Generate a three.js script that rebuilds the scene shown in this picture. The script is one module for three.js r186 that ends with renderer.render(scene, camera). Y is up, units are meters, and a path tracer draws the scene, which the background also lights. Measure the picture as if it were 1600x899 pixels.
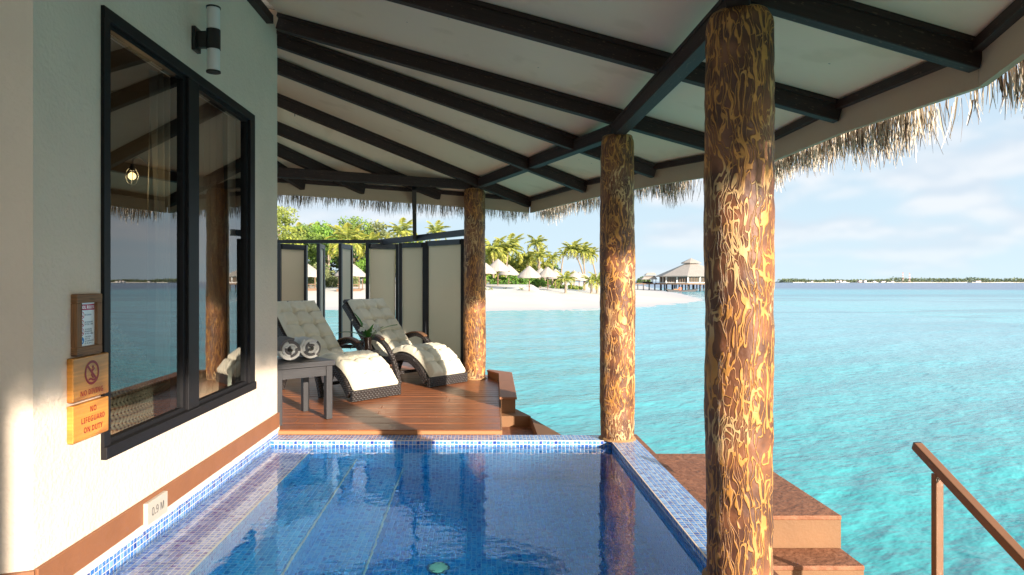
import * as THREE from 'three';
import { mergeGeometries } from 'three/addons/utils/BufferGeometryUtils.js';
import { RoundedBoxGeometry } from 'three/addons/geometries/RoundedBoxGeometry.js';

// ---------------------------------------------------------------- camera, sky, sun, exposure
const scene = new THREE.Scene();
const camera = new THREE.PerspectiveCamera(2 * Math.atan(449.5 / 1067) * 180 / Math.PI, 1600 / 899, 0.05, 12000);
camera.position.set(0, 1.35, 0);
camera.lookAt(0, 1.35, -10);
camera.setViewOffset(1600, 899, 48, 9.5, 1600, 899);
camera.updateProjectionMatrix();

const renderer = new THREE.WebGLRenderer({ antialias: true });
renderer.setSize(1024, 575);
renderer.toneMapping = THREE.LinearToneMapping;
renderer.toneMappingExposure = 2.92;
renderer.shadowMap.enabled = true;

const SUN_AZ = 33 * Math.PI / 180, SUN_EL = 14 * Math.PI / 180;   // behind the camera, to its right
const sunDir = new THREE.Vector3(Math.sin(SUN_AZ) * Math.cos(SUN_EL), Math.sin(SUN_EL), Math.cos(SUN_AZ) * Math.cos(SUN_EL));
const sun = new THREE.DirectionalLight(new THREE.Color(1.0, 0.885, 0.755), 4.15);
sun.position.copy(sunDir).multiplyScalar(60).add(new THREE.Vector3(0, 0, -6));
sun.target.position.set(0, 0, -6);
sun.castShadow = true;
sun.shadow.mapSize.set(2048, 2048);
Object.assign(sun.shadow.camera, { left: -20, right: 20, top: 20, bottom: -20, near: 1, far: 200 });
sun.shadow.radius = 1.5;
scene.add(sun, sun.target);

// seeded random numbers and noise
function rngOf(seed) { let a = seed >>> 0; return () => { a = (a + 0x6D2B79F5) | 0; let t = Math.imul(a ^ (a >>> 15), 1 | a); t = (t + Math.imul(t ^ (t >>> 7), 61 | t)) ^ t; return ((t ^ (t >>> 14)) >>> 0) / 4294967296; }; }
function hash3(x, y, s) { let h = Math.imul(x | 0, 374761393) ^ Math.imul(y | 0, 668265263) ^ Math.imul(s | 0, 2147483647 ^ 0x51ed27); h = Math.imul(h ^ (h >>> 13), 1274126177); h ^= h >>> 16; h = Math.imul(h, 0x85ebca6b); h ^= h >>> 13; return (h >>> 0) / 4294967296; }
const mod = (a, n) => ((a % n) + n) % n, lerp = (a, b, t) => a + (b - a) * t, clamp = (x, a = 0, b = 1) => Math.min(b, Math.max(a, x));
const sstep = (a, b, x) => { const t = clamp((x - a) / (b - a)); return t * t * (3 - 2 * t); };
function vnoise(x, y, px, py, s) {           // value noise that repeats after px, py cells
  const x0 = Math.floor(x), y0 = Math.floor(y), fx = x - x0, fy = y - y0, u = fx * fx * (3 - 2 * fx), v = fy * fy * (3 - 2 * fy);
  const h = (i, j) => hash3(mod(i, px), mod(j, py), s);
  return lerp(lerp(h(x0, y0), h(x0 + 1, y0), u), lerp(h(x0, y0 + 1), h(x0 + 1, y0 + 1), u), v);
}
function fbm(u, v, fx, fy, s, oct = 4) {     // u, v in 0..1, repeats
  let a = 0.5, t = 0, n = 0;
  for (let o = 0; o < oct; o++) { t += a * vnoise(u * fx, v * fy, fx, fy, s + o * 17); n += a; a *= 0.5; fx *= 2; fy *= 2; }
  return t / n;
}
const wnoise = (x, z, s, oct = 3) => { let a = 0.5, t = 0, n = 0; for (let o = 0; o < oct; o++) { t += a * vnoise(x, z, 1e6, 1e6, s + o * 31); n += a; a *= 0.5; x *= 2.03; z *= 2.03; } return t / n; };

{ // the sky: pale blue, brighter to the horizon, thin broken cloud low down; the same all the way round, a little brighter round the sun
  const W = 1536, H = 768, d = new Float32Array(W * H * 4);
  for (let j = 0; j < H; j++) for (let i = 0; i < W; i++) {
    const el = ((j + 0.5) / H - 0.5) * Math.PI, az = (i + 0.5) / W * 2 * Math.PI - Math.PI;
    if (el < -0.05) { const o = (j * W + i) * 4; d[o] = 0.26; d[o + 1] = 0.31; d[o + 2] = 0.35; d[o + 3] = 1; continue; }
    const e = Math.max(0, Math.sin(el)), k = Math.pow(1 - e, 3.2);
    const dir = [Math.cos(el) * Math.cos(az), Math.sin(el), Math.cos(el) * Math.sin(az)];
    const cs = dir[0] * sunDir.x + dir[1] * sunDir.y + dir[2] * sunDir.z, glow = Math.pow(clamp(0.5 + 0.5 * cs), 5);
    let r = lerp(0.165, 0.255, k), g = lerp(0.230, 0.318, k), b = lerp(0.305, 0.350, k);
    r += 0.36 * glow; g += 0.29 * glow; b += 0.19 * glow;
    const u = i / W, hgt = Math.min(1, e * 1.9);
    const lo = Math.pow(e, 0.7) * 1.2, wob = (fbm(u, hgt, 30, 12, 19, 3) - 0.5) * 0.02;
    const n = fbm(mod(u + wob, 1), mod(lo + wob * 1.5, 1), 58, 17, 5, 5), m = fbm(u, mod(lo, 1), 8, 6, 9, 3);
    const c = sstep(0.49, 0.68, n * 0.62 + m * 0.42) * (0.55 + 0.4 * sstep(0, 0.1, e)) * (1 - 0.5 * sstep(0.4, 0.95, e));
    const g2 = fbm(mod(u + wob, 1), mod(lo - 0.016 + wob * 1.5, 1), 58, 17, 5, 5), lit = clamp((n - g2) * 5 + 0.45);          // cloud tops lighter than their bases
    r = lerp(r, lerp(0.252, 0.335, lit) + 0.3 * glow, c * 0.75); g = lerp(g, lerp(0.280, 0.338, lit) + 0.25 * glow, c * 0.75); b = lerp(b, lerp(0.315, 0.348, lit) + 0.16 * glow, c * 0.75);
    const o = (j * W + i) * 4; d[o] = r; d[o + 1] = g; d[o + 2] = b; d[o + 3] = 1;
  }
  const t = new THREE.DataTexture(d, W, H, THREE.RGBAFormat, THREE.FloatType);
  t.mapping = THREE.EquirectangularReflectionMapping; t.magFilter = t.minFilter = THREE.LinearFilter; t.needsUpdate = true;
  scene.background = t; scene.environment = t; scene.environmentIntensity = 1;
}

// ---------------------------------------------------------------- helpers
const V = (x, y, d) => new THREE.Vector3(x, y, -d);          // metres: right, up from the pool edge, away from the camera
const used = {};
const numbered = (n) => { const k = used[n] = (used[n] ?? -1) + 1; return k ? n + '_' + String(k).padStart(3, '0') : n; };
function tag(o, label, category, group, kind) { o.userData = { label }; if (category) o.userData.category = category; if (group) o.userData.group = group; if (kind) o.userData.kind = kind; return o; }
function shade(o) { o.castShadow = o.receiveShadow = true; return o; }
function thing(name, label, category, pos, group) { const g = new THREE.Group(); g.name = numbered(name); if (pos) g.position.copy(pos); scene.add(g); return tag(g, label, category, group); }
function part(name, geo, mat, parent) { const m = shade(new THREE.Mesh(Array.isArray(geo) ? merge(geo) : geo, mat)); m.name = name; parent.add(m); return m; }
function solo(name, geo, mat, label, category, group) { const m = shade(new THREE.Mesh(Array.isArray(geo) ? merge(geo) : geo, mat)); m.name = numbered(name); scene.add(m); return tag(m, label, category, group); }
function structure(name, geo, mat, label) { const m = shade(new THREE.Mesh(Array.isArray(geo) ? merge(geo) : geo, mat)); m.name = numbered(name); scene.add(m); m.userData = { kind: 'structure', label }; return m; }
function copyOf(src, label, pos, turn = 0, scale = 1) { const c = src.clone(); c.name = numbered(src.name.replace(/_\d{3}$/, '')); c.userData = { ...src.userData, label }; c.position.copy(pos); c.rotation.y = turn; c.scale.multiplyScalar(scale); scene.add(c); return c; }
function merge(list) {
  const g = list.map((a) => { const b = a.index ? a.toNonIndexed() : a; for (const k of Object.keys(b.attributes)) if (!['position', 'normal', 'uv', 'color'].includes(k)) b.deleteAttribute(k); return b; });
  const col = g.some((b) => b.attributes.color);
  for (const b of g) {
    const n = b.attributes.position.count;
    if (!b.attributes.uv) b.setAttribute('uv', new THREE.BufferAttribute(new Float32Array(n * 2), 2));
    if (!b.attributes.normal) b.computeVertexNormals();
    if (col && !b.attributes.color) b.setAttribute('color', new THREE.BufferAttribute(new Float32Array(n * 3).fill(1), 3));
  }
  return g.length === 1 ? g[0] : mergeGeometries(g);
}
// uv in metres by the way each face looks; off shifts the pattern
function uvm(geo, off = 0, swap = false) {
  const g = geo.index ? geo.toNonIndexed() : geo, p = g.attributes.position, n = p.count, uv = new Float32Array(n * 2);
  const a = new THREE.Vector3(), b = new THREE.Vector3(), c = new THREE.Vector3();
  for (let i = 0; i < n; i += 3) {
    a.fromBufferAttribute(p, i); b.fromBufferAttribute(p, i + 1).sub(a); c.fromBufferAttribute(p, i + 2).sub(a); b.cross(c);
    const x = Math.abs(b.x), y = Math.abs(b.y), z = Math.abs(b.z);
    for (let k = 0; k < 3; k++) {
      const X = p.getX(i + k), Y = p.getY(i + k), Z = p.getZ(i + k);
      let u, v; if (y >= x && y >= z) { u = X; v = Z; } else if (x >= z) { u = Z; v = Y; } else { u = X; v = Y; }
      if (swap) [u, v] = [v, u];
      uv[(i + k) * 2] = u + off; uv[(i + k) * 2 + 1] = v + off * 0.37;
    }
  }
  g.setAttribute('uv', new THREE.BufferAttribute(uv, 2));
  return g;
}
const scaledUV = (g, su, sv) => { const a = g.attributes.uv; for (let i = 0; i < a.count; i++) a.setXY(i, a.getX(i) * su, a.getY(i) * sv); return g; };
function box(x0, x1, y0, y1, d0, d1, r = 0) { const w = Math.abs(x1 - x0), h = Math.abs(y1 - y0), l = Math.abs(d1 - d0); const g = r ? new RoundedBoxGeometry(w, h, l, 2, Math.min(r, w / 2.1, h / 2.1, l / 2.1)) : new THREE.BoxGeometry(w, h, l); g.translate((x0 + x1) / 2, (y0 + y1) / 2, -(d0 + d1) / 2); return uvm(g); }
// a squared timber from a to b, w wide and h deep; its uv runs along it
function bar(a, b, w, h, r = 0) {
  const d = b.clone().sub(a), L = d.length(); d.normalize();
  const side = new THREE.Vector3().crossVectors(d, Math.abs(d.y) > 0.95 ? new THREE.Vector3(0, 0, 1) : new THREE.Vector3(0, 1, 0)).normalize(), up = new THREE.Vector3().crossVectors(side, d);
  let g = r ? new RoundedBoxGeometry(L, h, w, 1, r) : new THREE.BoxGeometry(L, h, w);
  g = uvm(g, (a.x * 3.7 + a.z * 1.3) % 7);
  g.applyMatrix4(new THREE.Matrix4().makeBasis(d, up, side).setPosition(a.clone().add(b).multiplyScalar(0.5)));
  return g;
}
// a level slab with an outline of [x, d] corners
function slab(outline, y0, y1, bevel = 0) {
  const s = new THREE.Shape(outline.map(([x, d]) => new THREE.Vector2(x, d)));
  const g = new THREE.ExtrudeGeometry(s, { depth: y1 - y0 - 2 * bevel, bevelEnabled: bevel > 0, bevelSize: bevel, bevelThickness: bevel, bevelOffset: -bevel, bevelSegments: 1 });
  g.rotateX(-Math.PI / 2); g.translate(0, y0 + bevel, 0);
  return uvm(g);
}
// an upright outline in [along, up], pushed out sideways by w, centred
function sideShape(pts, w, bevel = 0) {
  const s = new THREE.Shape(pts.map(([x, y]) => new THREE.Vector2(x, y)));
  const g = new THREE.ExtrudeGeometry(s, { depth: w - 2 * bevel, bevelEnabled: bevel > 0, bevelSize: bevel, bevelThickness: bevel, bevelOffset: -bevel, bevelSegments: 1, curveSegments: 1 });
  g.translate(0, 0, -w / 2 + bevel);
  return g;
}
function band(path, t0, t1) { // outline of a strip that follows a path, from t0 to t1 along its normal
  const n = path.length, a = [], b = [];
  for (let i = 0; i < n; i++) { const p = path[Math.max(0, i - 1)], q = path[Math.min(n - 1, i + 1)], dx = q[0] - p[0], dy = q[1] - p[1], l = Math.hypot(dx, dy); const nx = -dy / l, ny = dx / l; a.push([path[i][0] + nx * t0, path[i][1] + ny * t0]); b.push([path[i][0] + nx * t1, path[i][1] + ny * t1]); }
  return a.concat(b.reverse());
}
const spline = (pts, n) => new THREE.CatmullRomCurve3(pts.map(([x, y]) => new THREE.Vector3(x, y, 0)), false, 'centripetal').getSpacedPoints(n).map((p) => [p.x, p.y]);
function quad(a, b, c, d) { // four corners, its uv in metres along a-b and a-d
  const g = new THREE.BufferGeometry(), P = [a, b, c, a, c, d], w = a.distanceTo(b), h = a.distanceTo(d);
  g.setAttribute('position', new THREE.BufferAttribute(new Float32Array(P.flatMap((p) => [p.x, p.y, p.z])), 3));
  g.setAttribute('uv', new THREE.BufferAttribute(new Float32Array([0, 0, w, 0, w, h, 0, 0, w, h, 0, h]), 2)); g.computeVertexNormals(); return g;
}
function thick(a, b, c, d, t) { // a panel with thickness t upwards
  const u = (p) => p.clone().setY(p.y + t);
  return [quad(a, b, c, d), quad(u(a), u(d), u(c), u(b)), quad(a, u(a), u(b), b), quad(b, u(b), u(c), c), quad(c, u(c), u(d), d), quad(d, u(d), u(a), a)];
}
function cyl(r0, r1, h, seg = 20, x = 0, y = 0, d = 0) { const g = new THREE.CylinderGeometry(r1, r0, h, seg); g.translate(x, y + h / 2, -d); return g; }

// ---------------------------------------------------------------- textures and materials
const toS = (c) => c <= 0.0031308 ? c * 12.92 : 1.055 * Math.pow(c, 1 / 2.4) - 0.055;
function tex(W, H, fn, srgb, sx = 1, sy = 1) { // fn(u, v) -> linear [r, g, b] or a number; sx, sy: the metres that the texture spans
  const d = new Uint8Array(W * H * 4);
  for (let j = 0; j < H; j++) for (let i = 0; i < W; i++) {
    let c = fn((i + 0.5) / W, (j + 0.5) / H); if (typeof c === 'number') c = [c, c, c];
    const o = (j * W + i) * 4; for (let k = 0; k < 3; k++) d[o + k] = clamp(srgb ? toS(clamp(c[k])) : c[k]) * 255; d[o + 3] = 255;
  }
  const t = new THREE.DataTexture(d, W, H, THREE.RGBAFormat);
  if (srgb) t.colorSpace = THREE.SRGBColorSpace;
  t.wrapS = t.wrapT = THREE.RepeatWrapping; t.magFilter = THREE.LinearFilter; t.minFilter = THREE.LinearMipmapLinearFilter; t.generateMipmaps = true;
  t.repeat.set(1 / sx, 1 / sy); t.needsUpdate = true; return t;
}
const rgb = (r, g, b) => new THREE.Color().setRGB(r, g, b);
const std = (o) => new THREE.MeshStandardMaterial(o), phys = (o) => new THREE.MeshPhysicalMaterial(o);
const mix3 = (a, b, t) => [lerp(a[0], b[0], t), lerp(a[1], b[1], t), lerp(a[2], b[2], t)];
const mul3 = (a, k) => [a[0] * k, a[1] * k, a[2] * k];
const M = {};
{
  const st = tex(512, 512, (u, v) => 0.55 * fbm(u, v, 64, 64, 3, 3) + 0.45 * fbm(u, v, 14, 14, 8, 3), false, 0.9, 0.9);
  const sc = tex(512, 512, (u, v) => { const n = fbm(u, v, 4, 4, 21, 5), run = sstep(0.60, 0.80, fbm(u, v, 22, 3, 23, 3)) * 0.07, fl = sstep(0.70, 0.78, fbm(u, v, 30, 30, 25, 3)) * 0.05; return mul3(mix3([0.82, 0.672, 0.53], [0.55, 0.41, 0.28], run + fl), 0.86 + 0.19 * n); }, true, 2.3, 2.3);
  M.stucco = std({ map: sc, bumpMap: st, bumpScale: 0.006, roughness: 0.92 });
  M.ceiling = std({ map: tex(512, 512, (u, v) => { const n = fbm(u, v, 3, 3, 31, 5), m = sstep(0.66, 0.8, fbm(u, v, 9, 9, 37, 4)); const sp = hash3(Math.floor(u * 256), Math.floor(v * 256), 4) > 0.99985 ? 0.3 : 1; return mul3(mix3([0.86, 0.65, 0.475], [0.68, 0.48, 0.31], m * 0.35), (0.92 + 0.12 * n) * sp); }, true, 2.6, 2.6), roughness: 0.85 });
  M.fascia = std({ color: rgb(0.50, 0.38, 0.26), bumpMap: st, bumpScale: 0.001, roughness: 0.8 });
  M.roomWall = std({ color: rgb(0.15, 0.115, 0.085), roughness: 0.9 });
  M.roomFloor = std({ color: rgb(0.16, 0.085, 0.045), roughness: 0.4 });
  // near-black brown timber of the roof
  const grain = tex(512, 256, (u, v) => 0.6 * fbm(u, v, 3, 60, 11, 4) + 0.4 * fbm(u, v, 8, 16, 15, 3), false, 1.6, 0.3);
  M.beam = std({ map: tex(512, 256, (u, v) => { const n = fbm(u, v, 3, 48, 41, 4); const chip = sstep(0.78, 0.84, fbm(u, v, 60, 40, 43, 2)); return mix3(mul3([0.024, 0.009, 0.006], 0.6 + 0.9 * n), [0.12, 0.075, 0.05], chip * 0.7); }, true, 1.6, 0.3), bumpMap: grain, bumpScale: 0.0018, roughness: 0.66 });
  M.blackMetal = std({ color: rgb(0.018, 0.017, 0.018), roughness: 0.38, metalness: 0.15 });
  M.windowFrame = phys({ specularIntensity: 0.45, color: rgb(0.012, 0.011, 0.012), bumpMap: grain, bumpScale: 0.0008, roughness: 0.5 });
  M.screenFrame = std({ color: rgb(0.017, 0.019, 0.024), bumpMap: grain, bumpScale: 0.0008, roughness: 0.4 });
  M.pane = phys({ color: rgb(0.62, 0.72, 0.72), transmission: 1, thickness: 0, roughness: 0.0, ior: 2.3 });
  M.frost = phys({ color: rgb(0.80, 0.67, 0.52), transmission: 0.58, thickness: 0, roughness: 0.85, bumpMap: st, bumpScale: 0.001 });
  // brown painted timber and render
  M.brownPaint = std({ map: tex(256, 256, (u, v) => mul3([0.27, 0.108, 0.047], 0.82 + 0.3 * fbm(u, v, 6, 6, 51, 5)), true, 0.8, 0.8), bumpMap: st, bumpScale: 0.002, roughness: 0.62 });
  M.stair = std({ map: tex(256, 256, (u, v) => mul3([0.215, 0.105, 0.043], 0.86 + 0.24 * fbm(u, v, 5, 5, 55, 5)), true, 0.9, 0.9), bumpMap: st, bumpScale: 0.002, roughness: 0.7 });
  M.rough = std({ map: tex(512, 512, (u, v) => { const n = fbm(u, v, 24, 24, 61, 4), m = fbm(u, v, 5, 5, 63, 4); return mul3(mix3([0.22, 0.085, 0.038], [0.28, 0.115, 0.055], sstep(0.40, 0.65, n)), 0.85 + 0.3 * m); }, true, 1, 1), bumpMap: tex(512, 512, (u, v) => fbm(u, v, 34, 34, 61, 4), false, 1, 1), bumpScale: 0.006, roughness: 0.72 });
  const plankBump = tex(1024, 256, (u, v) => 0.7 * fbm(u, v, 4, 46, 71, 4) + 0.3 * fbm(u, v, 40, 40, 73, 2), false, 1.7, 0.42);
  M.plank = [0, 1, 2].map((k) => std({ map: tex(1024, 256, (u, v) => { const n = fbm(u, v, 3, 40, 75 + k, 4), m = fbm(u, v, 5, 3, 79 + k, 4), w = hash3(Math.floor(u * 340), Math.floor(v * 90), 5 + k) > 0.9975 ? 1 : 0; return mix3(mul3(mix3([0.19, 0.058, 0.022], [0.36, 0.130, 0.050], n), 0.68 + 0.55 * m), [0.6, 0.5, 0.42], w * 0.8); }, true, 1.7, 0.42), bumpMap: plankBump, bumpScale: 0.003, roughness: 0.36 }));
  M.skirt = std({ color: rgb(0.36, 0.165, 0.065), bumpMap: plankBump, bumpScale: 0.002, roughness: 0.5 });
  // glass mosaic, 16 x 16 tiles of 32.5 mm
  const N = 16, S = 0.0325 * N;
  const mosaic = (seed, base, light, deep, grout) => tex(1024, 1024, (u, v) => {
    const i = Math.floor(u * N), j = Math.floor(v * N), fu = u * N - i, fv = v * N - j, e = Math.min(fu, 1 - fu, fv, 1 - fv);
    const h = hash3(i, j, seed), h2 = hash3(i, j, seed + 3), ang = h2 * 6.28, sw = fbm(mod(u + Math.cos(ang) * 0.1, 1), mod(v + Math.sin(ang) * 0.1, 1), h2 > 0.5 ? 60 : 22, h2 > 0.5 ? 22 : 60, seed + i % 5, 2);
    let c = h < 0.3 ? mix3(base, light, h / 0.3 * 0.8) : h > 0.72 ? mix3(base, deep, (h - 0.72) / 0.28) : base;
    c = mix3(c, light, sstep(0.52, 0.75, sw) * 0.65);
    return mix3(grout, c, sstep(0.045, 0.075, e));
  }, true, S, S);
  const mb = tex(512, 512, (u, v) => { const fu = u * N % 1, fv = v * N % 1, e = Math.min(fu, 1 - fu, fv, 1 - fv), i = Math.floor(u * N), j = Math.floor(v * N); return 0.75 * sstep(0.03, 0.14, e) + 0.25 * (hash3(i, j, 8) * (fu - 0.5) + hash3(i, j, 9) * (fv - 0.5) + 0.5) * sstep(0.03, 0.1, e); }, false, S, S);
  M.mosaic = std({ map: mosaic(3, [0.045, 0.19, 0.55], [0.28, 0.50, 0.80], [0.012, 0.05, 0.30], [0.72, 0.66, 0.56]), bumpMap: mb, bumpScale: 0.002, roughness: 0.16 });
  M.mosaicDeep = std({ map: mosaic(7, [0.032, 0.28, 0.60], [0.10, 0.46, 0.74], [0.014, 0.13, 0.42], [0.24, 0.50, 0.72]), bumpMap: mb, bumpScale: 0.002, roughness: 0.2 });
  M.mosaicLedge = std({ map: mosaic(11, [0.16, 0.24, 0.56], [0.44, 0.48, 0.72], [0.12, 0.10, 0.40], [0.74, 0.72, 0.68]), bumpMap: mb, bumpScale: 0.002, roughness: 0.18 });
  M.edgeLine = std({ color: rgb(0.46, 0.48, 0.46), roughness: 0.8 });
  M.grout = std({ map: sc, color: rgb(1.05, 1.05, 1.1), bumpMap: st, bumpScale: 0.003, roughness: 0.9 });
  M.poolWater = phys({ color: rgb(1, 1, 1), attenuationColor: rgb(0.33, 0.76, 0.97), attenuationDistance: 1.6, transmission: 1, thickness: 1, roughness: 0.0, ior: 1.33, bumpMap: tex(1024, 1024, (u, v) => 0.5 * fbm(u, v, 9, 14, 91, 3) + 0.5 * fbm(u, v, 30, 44, 95, 3), false, 2.3, 2.3), bumpScale: 0.0021 });
  // pillars: dark brown bark under a web of tan and gold strands
  const worley = (x, y, px, py, s) => { let f1 = 9, f2 = 9; const cx = Math.floor(x), cy = Math.floor(y); for (let j = -1; j < 2; j++) for (let i = -1; i < 2; i++) { const a = mod(cx + i, px), b = mod(cy + j, py), dx = cx + i + hash3(a, b, s) - x, dy = cy + j + hash3(a, b, s + 1) - y, d = Math.hypot(dx, dy); if (d < f1) { f2 = f1; f1 = d; } else if (d < f2) f2 = d; } return f2 - f1; };
  const web = (u, v) => {
    const wu = u + (fbm(u, v, 7, 7, 101, 3) - 0.5) * 0.13 + (fbm(u, v, 34, 30, 103, 2) - 0.5) * 0.028, wv = v + (fbm(u, v, 8, 9, 107, 3) - 0.5) * 0.10;
    const th = fbm(u, v, 9, 12, 113, 3), thin = fbm(u, v, 24, 28, 117, 3);
    const ridge = (fx, fy, s) => 1 - Math.abs(2 * vnoise(wu * fx, wv * fy, fx, fy, s) - 1);
    const w1 = 0.13 + 0.05 * sstep(0.46, 0.68, th), w2 = 0.13 + 0.08 * sstep(0.46, 0.68, thin);
    const a = sstep(1 - w1, 1 - w1 * 0.6, ridge(46, 17, 121)), b = sstep(1 - w2, 1 - w2 * 0.6, ridge(74, 27, 131)) * sstep(0.36, 0.42, fbm(u, v, 14, 14, 133, 2));
    const c = sstep(0.045 + 0.05 * sstep(0.44, 0.62, thin), 0.02, worley(wu * 36, wv * 17, 36, 17, 137)) * sstep(0.34, 0.40, fbm(u, v, 10, 12, 135, 2));
    const st2 = sstep(0.71, 0.725, fbm(mod(wu, 1), mod(wv, 1), 70, 28, 139, 3));
    return Math.max(a, b, c * 0.9, st2 * 0.9);
  };
  const WEB = 960, WEBH = 1700, wt = new Float32Array(WEB * WEBH);
  for (let j = 0; j < WEBH; j++) for (let i = 0; i < WEB; i++) wt[j * WEB + i] = web((i + 0.5) / WEB, (j + 0.5) / WEBH);
  const wat = (u, v) => wt[Math.min(WEBH - 1, Math.floor(v * WEBH)) * WEB + Math.min(WEB - 1, Math.floor(u * WEB))];
  M.pillar = std({
    map: tex(WEB, WEBH, (u, v) => { const w = wat(u, v), n = fbm(u, v, 10, 22, 141, 4), hue = fbm(u, v, 5, 8, 143, 3), bark = mix3([0.085, 0.030, 0.014], [0.23, 0.085, 0.034], sstep(0.25, 0.75, n)); const tan = mix3([0.55, 0.245, 0.055], [0.60, 0.38, 0.17], sstep(0.48, 0.66, hue)); return mix3(bark, mul3(tan, 0.7 + 0.45 * n), w); }, true, 1, 1),
    bumpMap: tex(WEB, WEBH, (u, v) => 0.6 * wat(u, v) + 0.4 * fbm(u, v, 40, 60, 151, 3), false, 1, 1), bumpScale: 0.007, roughness: 0.56 });
  M.pillarFoot = std({ color: rgb(0.40, 0.22, 0.09), bumpMap: st, bumpScale: 0.006, roughness: 0.7 });
  // woven rattan
  const weave = (u, v) => { const X = u * 8, Y = v * 16, i = Math.floor(X), j = Math.floor(Y), fx = X - i, fy = Y - j, ph = (j & 1) ? 0.5 : 0; const t = (fx + ph) % 1; return Math.pow(Math.sin(Math.PI * t), 0.7) * Math.pow(Math.sin(Math.PI * fy), 0.6); };
  M.rattan = std({ map: tex(256, 256, (u, v) => mul3([0.036, 0.028, 0.025], 0.25 + 1.15 * weave(u, v) * (0.7 + 0.6 * hash3(Math.floor(u * 16), Math.floor(v * 16), 3))), true, 0.36, 0.36), bumpMap: tex(256, 256, weave, false, 0.36, 0.36), bumpScale: 0.012, roughness: 0.45 });
  M.armWood = std({ color: rgb(0.17, 0.085, 0.042), bumpMap: grain, bumpScale: 0.001, roughness: 0.45 });
  M.cushion = std({ map: tex(256, 256, (u, v) => mul3([0.70, 0.635, 0.49], 0.94 + 0.1 * fbm(u, v, 5, 5, 161, 4)), true, 0.5, 0.5), bumpMap: tex(256, 256, (u, v) => 0.5 + 0.25 * Math.sin(u * 6.2832 * 60) * Math.sin(v * 6.2832 * 60) + 0.25 * fbm(u, v, 8, 8, 163, 3), false, 0.25, 0.25), bumpScale: 0.0012, roughness: 0.85 });
  M.tie = std({ color: rgb(0.6, 0.56, 0.44), roughness: 0.9 });
  M.tableWood = std({ map: tex(256, 256, (u, v) => mul3([0.032, 0.030, 0.031], 0.7 + 0.55 * fbm(u, v, 4, 30, 171, 4) * (0.7 + 0.6 * fbm(u, v, 3, 3, 175, 3))), true, 0.7, 0.5), bumpMap: grain, bumpScale: 0.0012, roughness: 0.48 });
  const pile = tex(256, 256, (u, v) => 0.6 * fbm(u, v, 90, 90, 181, 2) + 0.4 * fbm(u, v, 20, 20, 183, 2), false, 0.2, 0.2);
  M.towelWhite = std({ color: rgb(0.76, 0.73, 0.68), bumpMap: pile, bumpScale: 0.006, roughness: 1 });
  M.towelGrey = std({ color: rgb(0.16, 0.148, 0.145), bumpMap: pile, bumpScale: 0.006, roughness: 1 });
  M.signWood = std({ map: tex(512, 256, (u, v) => { const n = fbm(u, v, 3, 44, 191, 4), w = fbm(u, v, 2, 6, 193, 3); return mix3(mul3([0.60, 0.25, 0.042], 0.75 + 0.5 * n), [0.30, 0.09, 0.02], sstep(0.5, 0.75, w) * 0.6); }, true, 0.5, 0.35), roughness: 0.28 });
  M.oldWood = std({ map: tex(256, 256, (u, v) => { const n = fbm(u, v, 3, 40, 195, 4), k = sstep(0.66, 0.80, fbm(u, v, 3, 14, 197, 3)); return mix3(mul3([0.25, 0.12, 0.048], 0.6 + 0.8 * n), [0.07, 0.036, 0.02], k * 0.8); }, true, 0.3, 0.12), bumpMap: grain, bumpScale: 0.002, roughness: 0.6 });
  M.rail = std({ map: tex(128, 128, (u, v) => mul3([0.185, 0.082, 0.034], 0.85 + 0.3 * fbm(u, v, 4, 4, 199, 5)), true, 0.3, 0.3), roughness: 0.42 });
  M.thatch = std({ vertexColors: true, roughness: 0.85 });
  M.thatchRoof = std({ map: tex(256, 256, (u, v) => mul3([0.34, 0.29, 0.22], 0.5 + 0.9 * fbm(u, v, 70, 6, 201, 3)), true, 1.2, 1.2), bumpMap: tex(256, 256, (u, v) => fbm(u, v, 70, 6, 201, 3), false, 1.2, 1.2), bumpScale: 0.03, roughness: 0.95 });
  M.leaf = phys({ vertexColors: true, roughness: 0.75, transmission: 0.4, thickness: 0 });
  M.trunk = std({ map: tex(64, 256, (u, v) => mul3([0.28, 0.22, 0.165], 0.55 + 0.8 * fbm(u, v, 3, 40, 211, 3)), true, 0.5, 2), roughness: 0.9 });
  M.farThatch = std({ map: tex(256, 256, (u, v) => mul3([0.43, 0.38, 0.335], 0.55 + 0.5 * fbm(u, v, 60, 14, 221, 3)), true, 4, 4), roughness: 0.95 });
  M.farWhite = std({ color: rgb(0.72, 0.70, 0.66), roughness: 0.8 });
  M.farWood = std({ color: rgb(0.20, 0.12, 0.075), roughness: 0.8 });
  M.farDark = std({ color: rgb(0.05, 0.045, 0.045), roughness: 0.6 });
  M.farGlass = std({ color: rgb(0.10, 0.09, 0.07), roughness: 0.12 });
  M.frostGlass = phys({ color: rgb(0.90, 0.88, 0.84), transmission: 0.25, thickness: 0, roughness: 0.6 });
  M.chrome = std({ color: rgb(0.5, 0.5, 0.5), metalness: 1, roughness: 0.25 });
}

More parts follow.
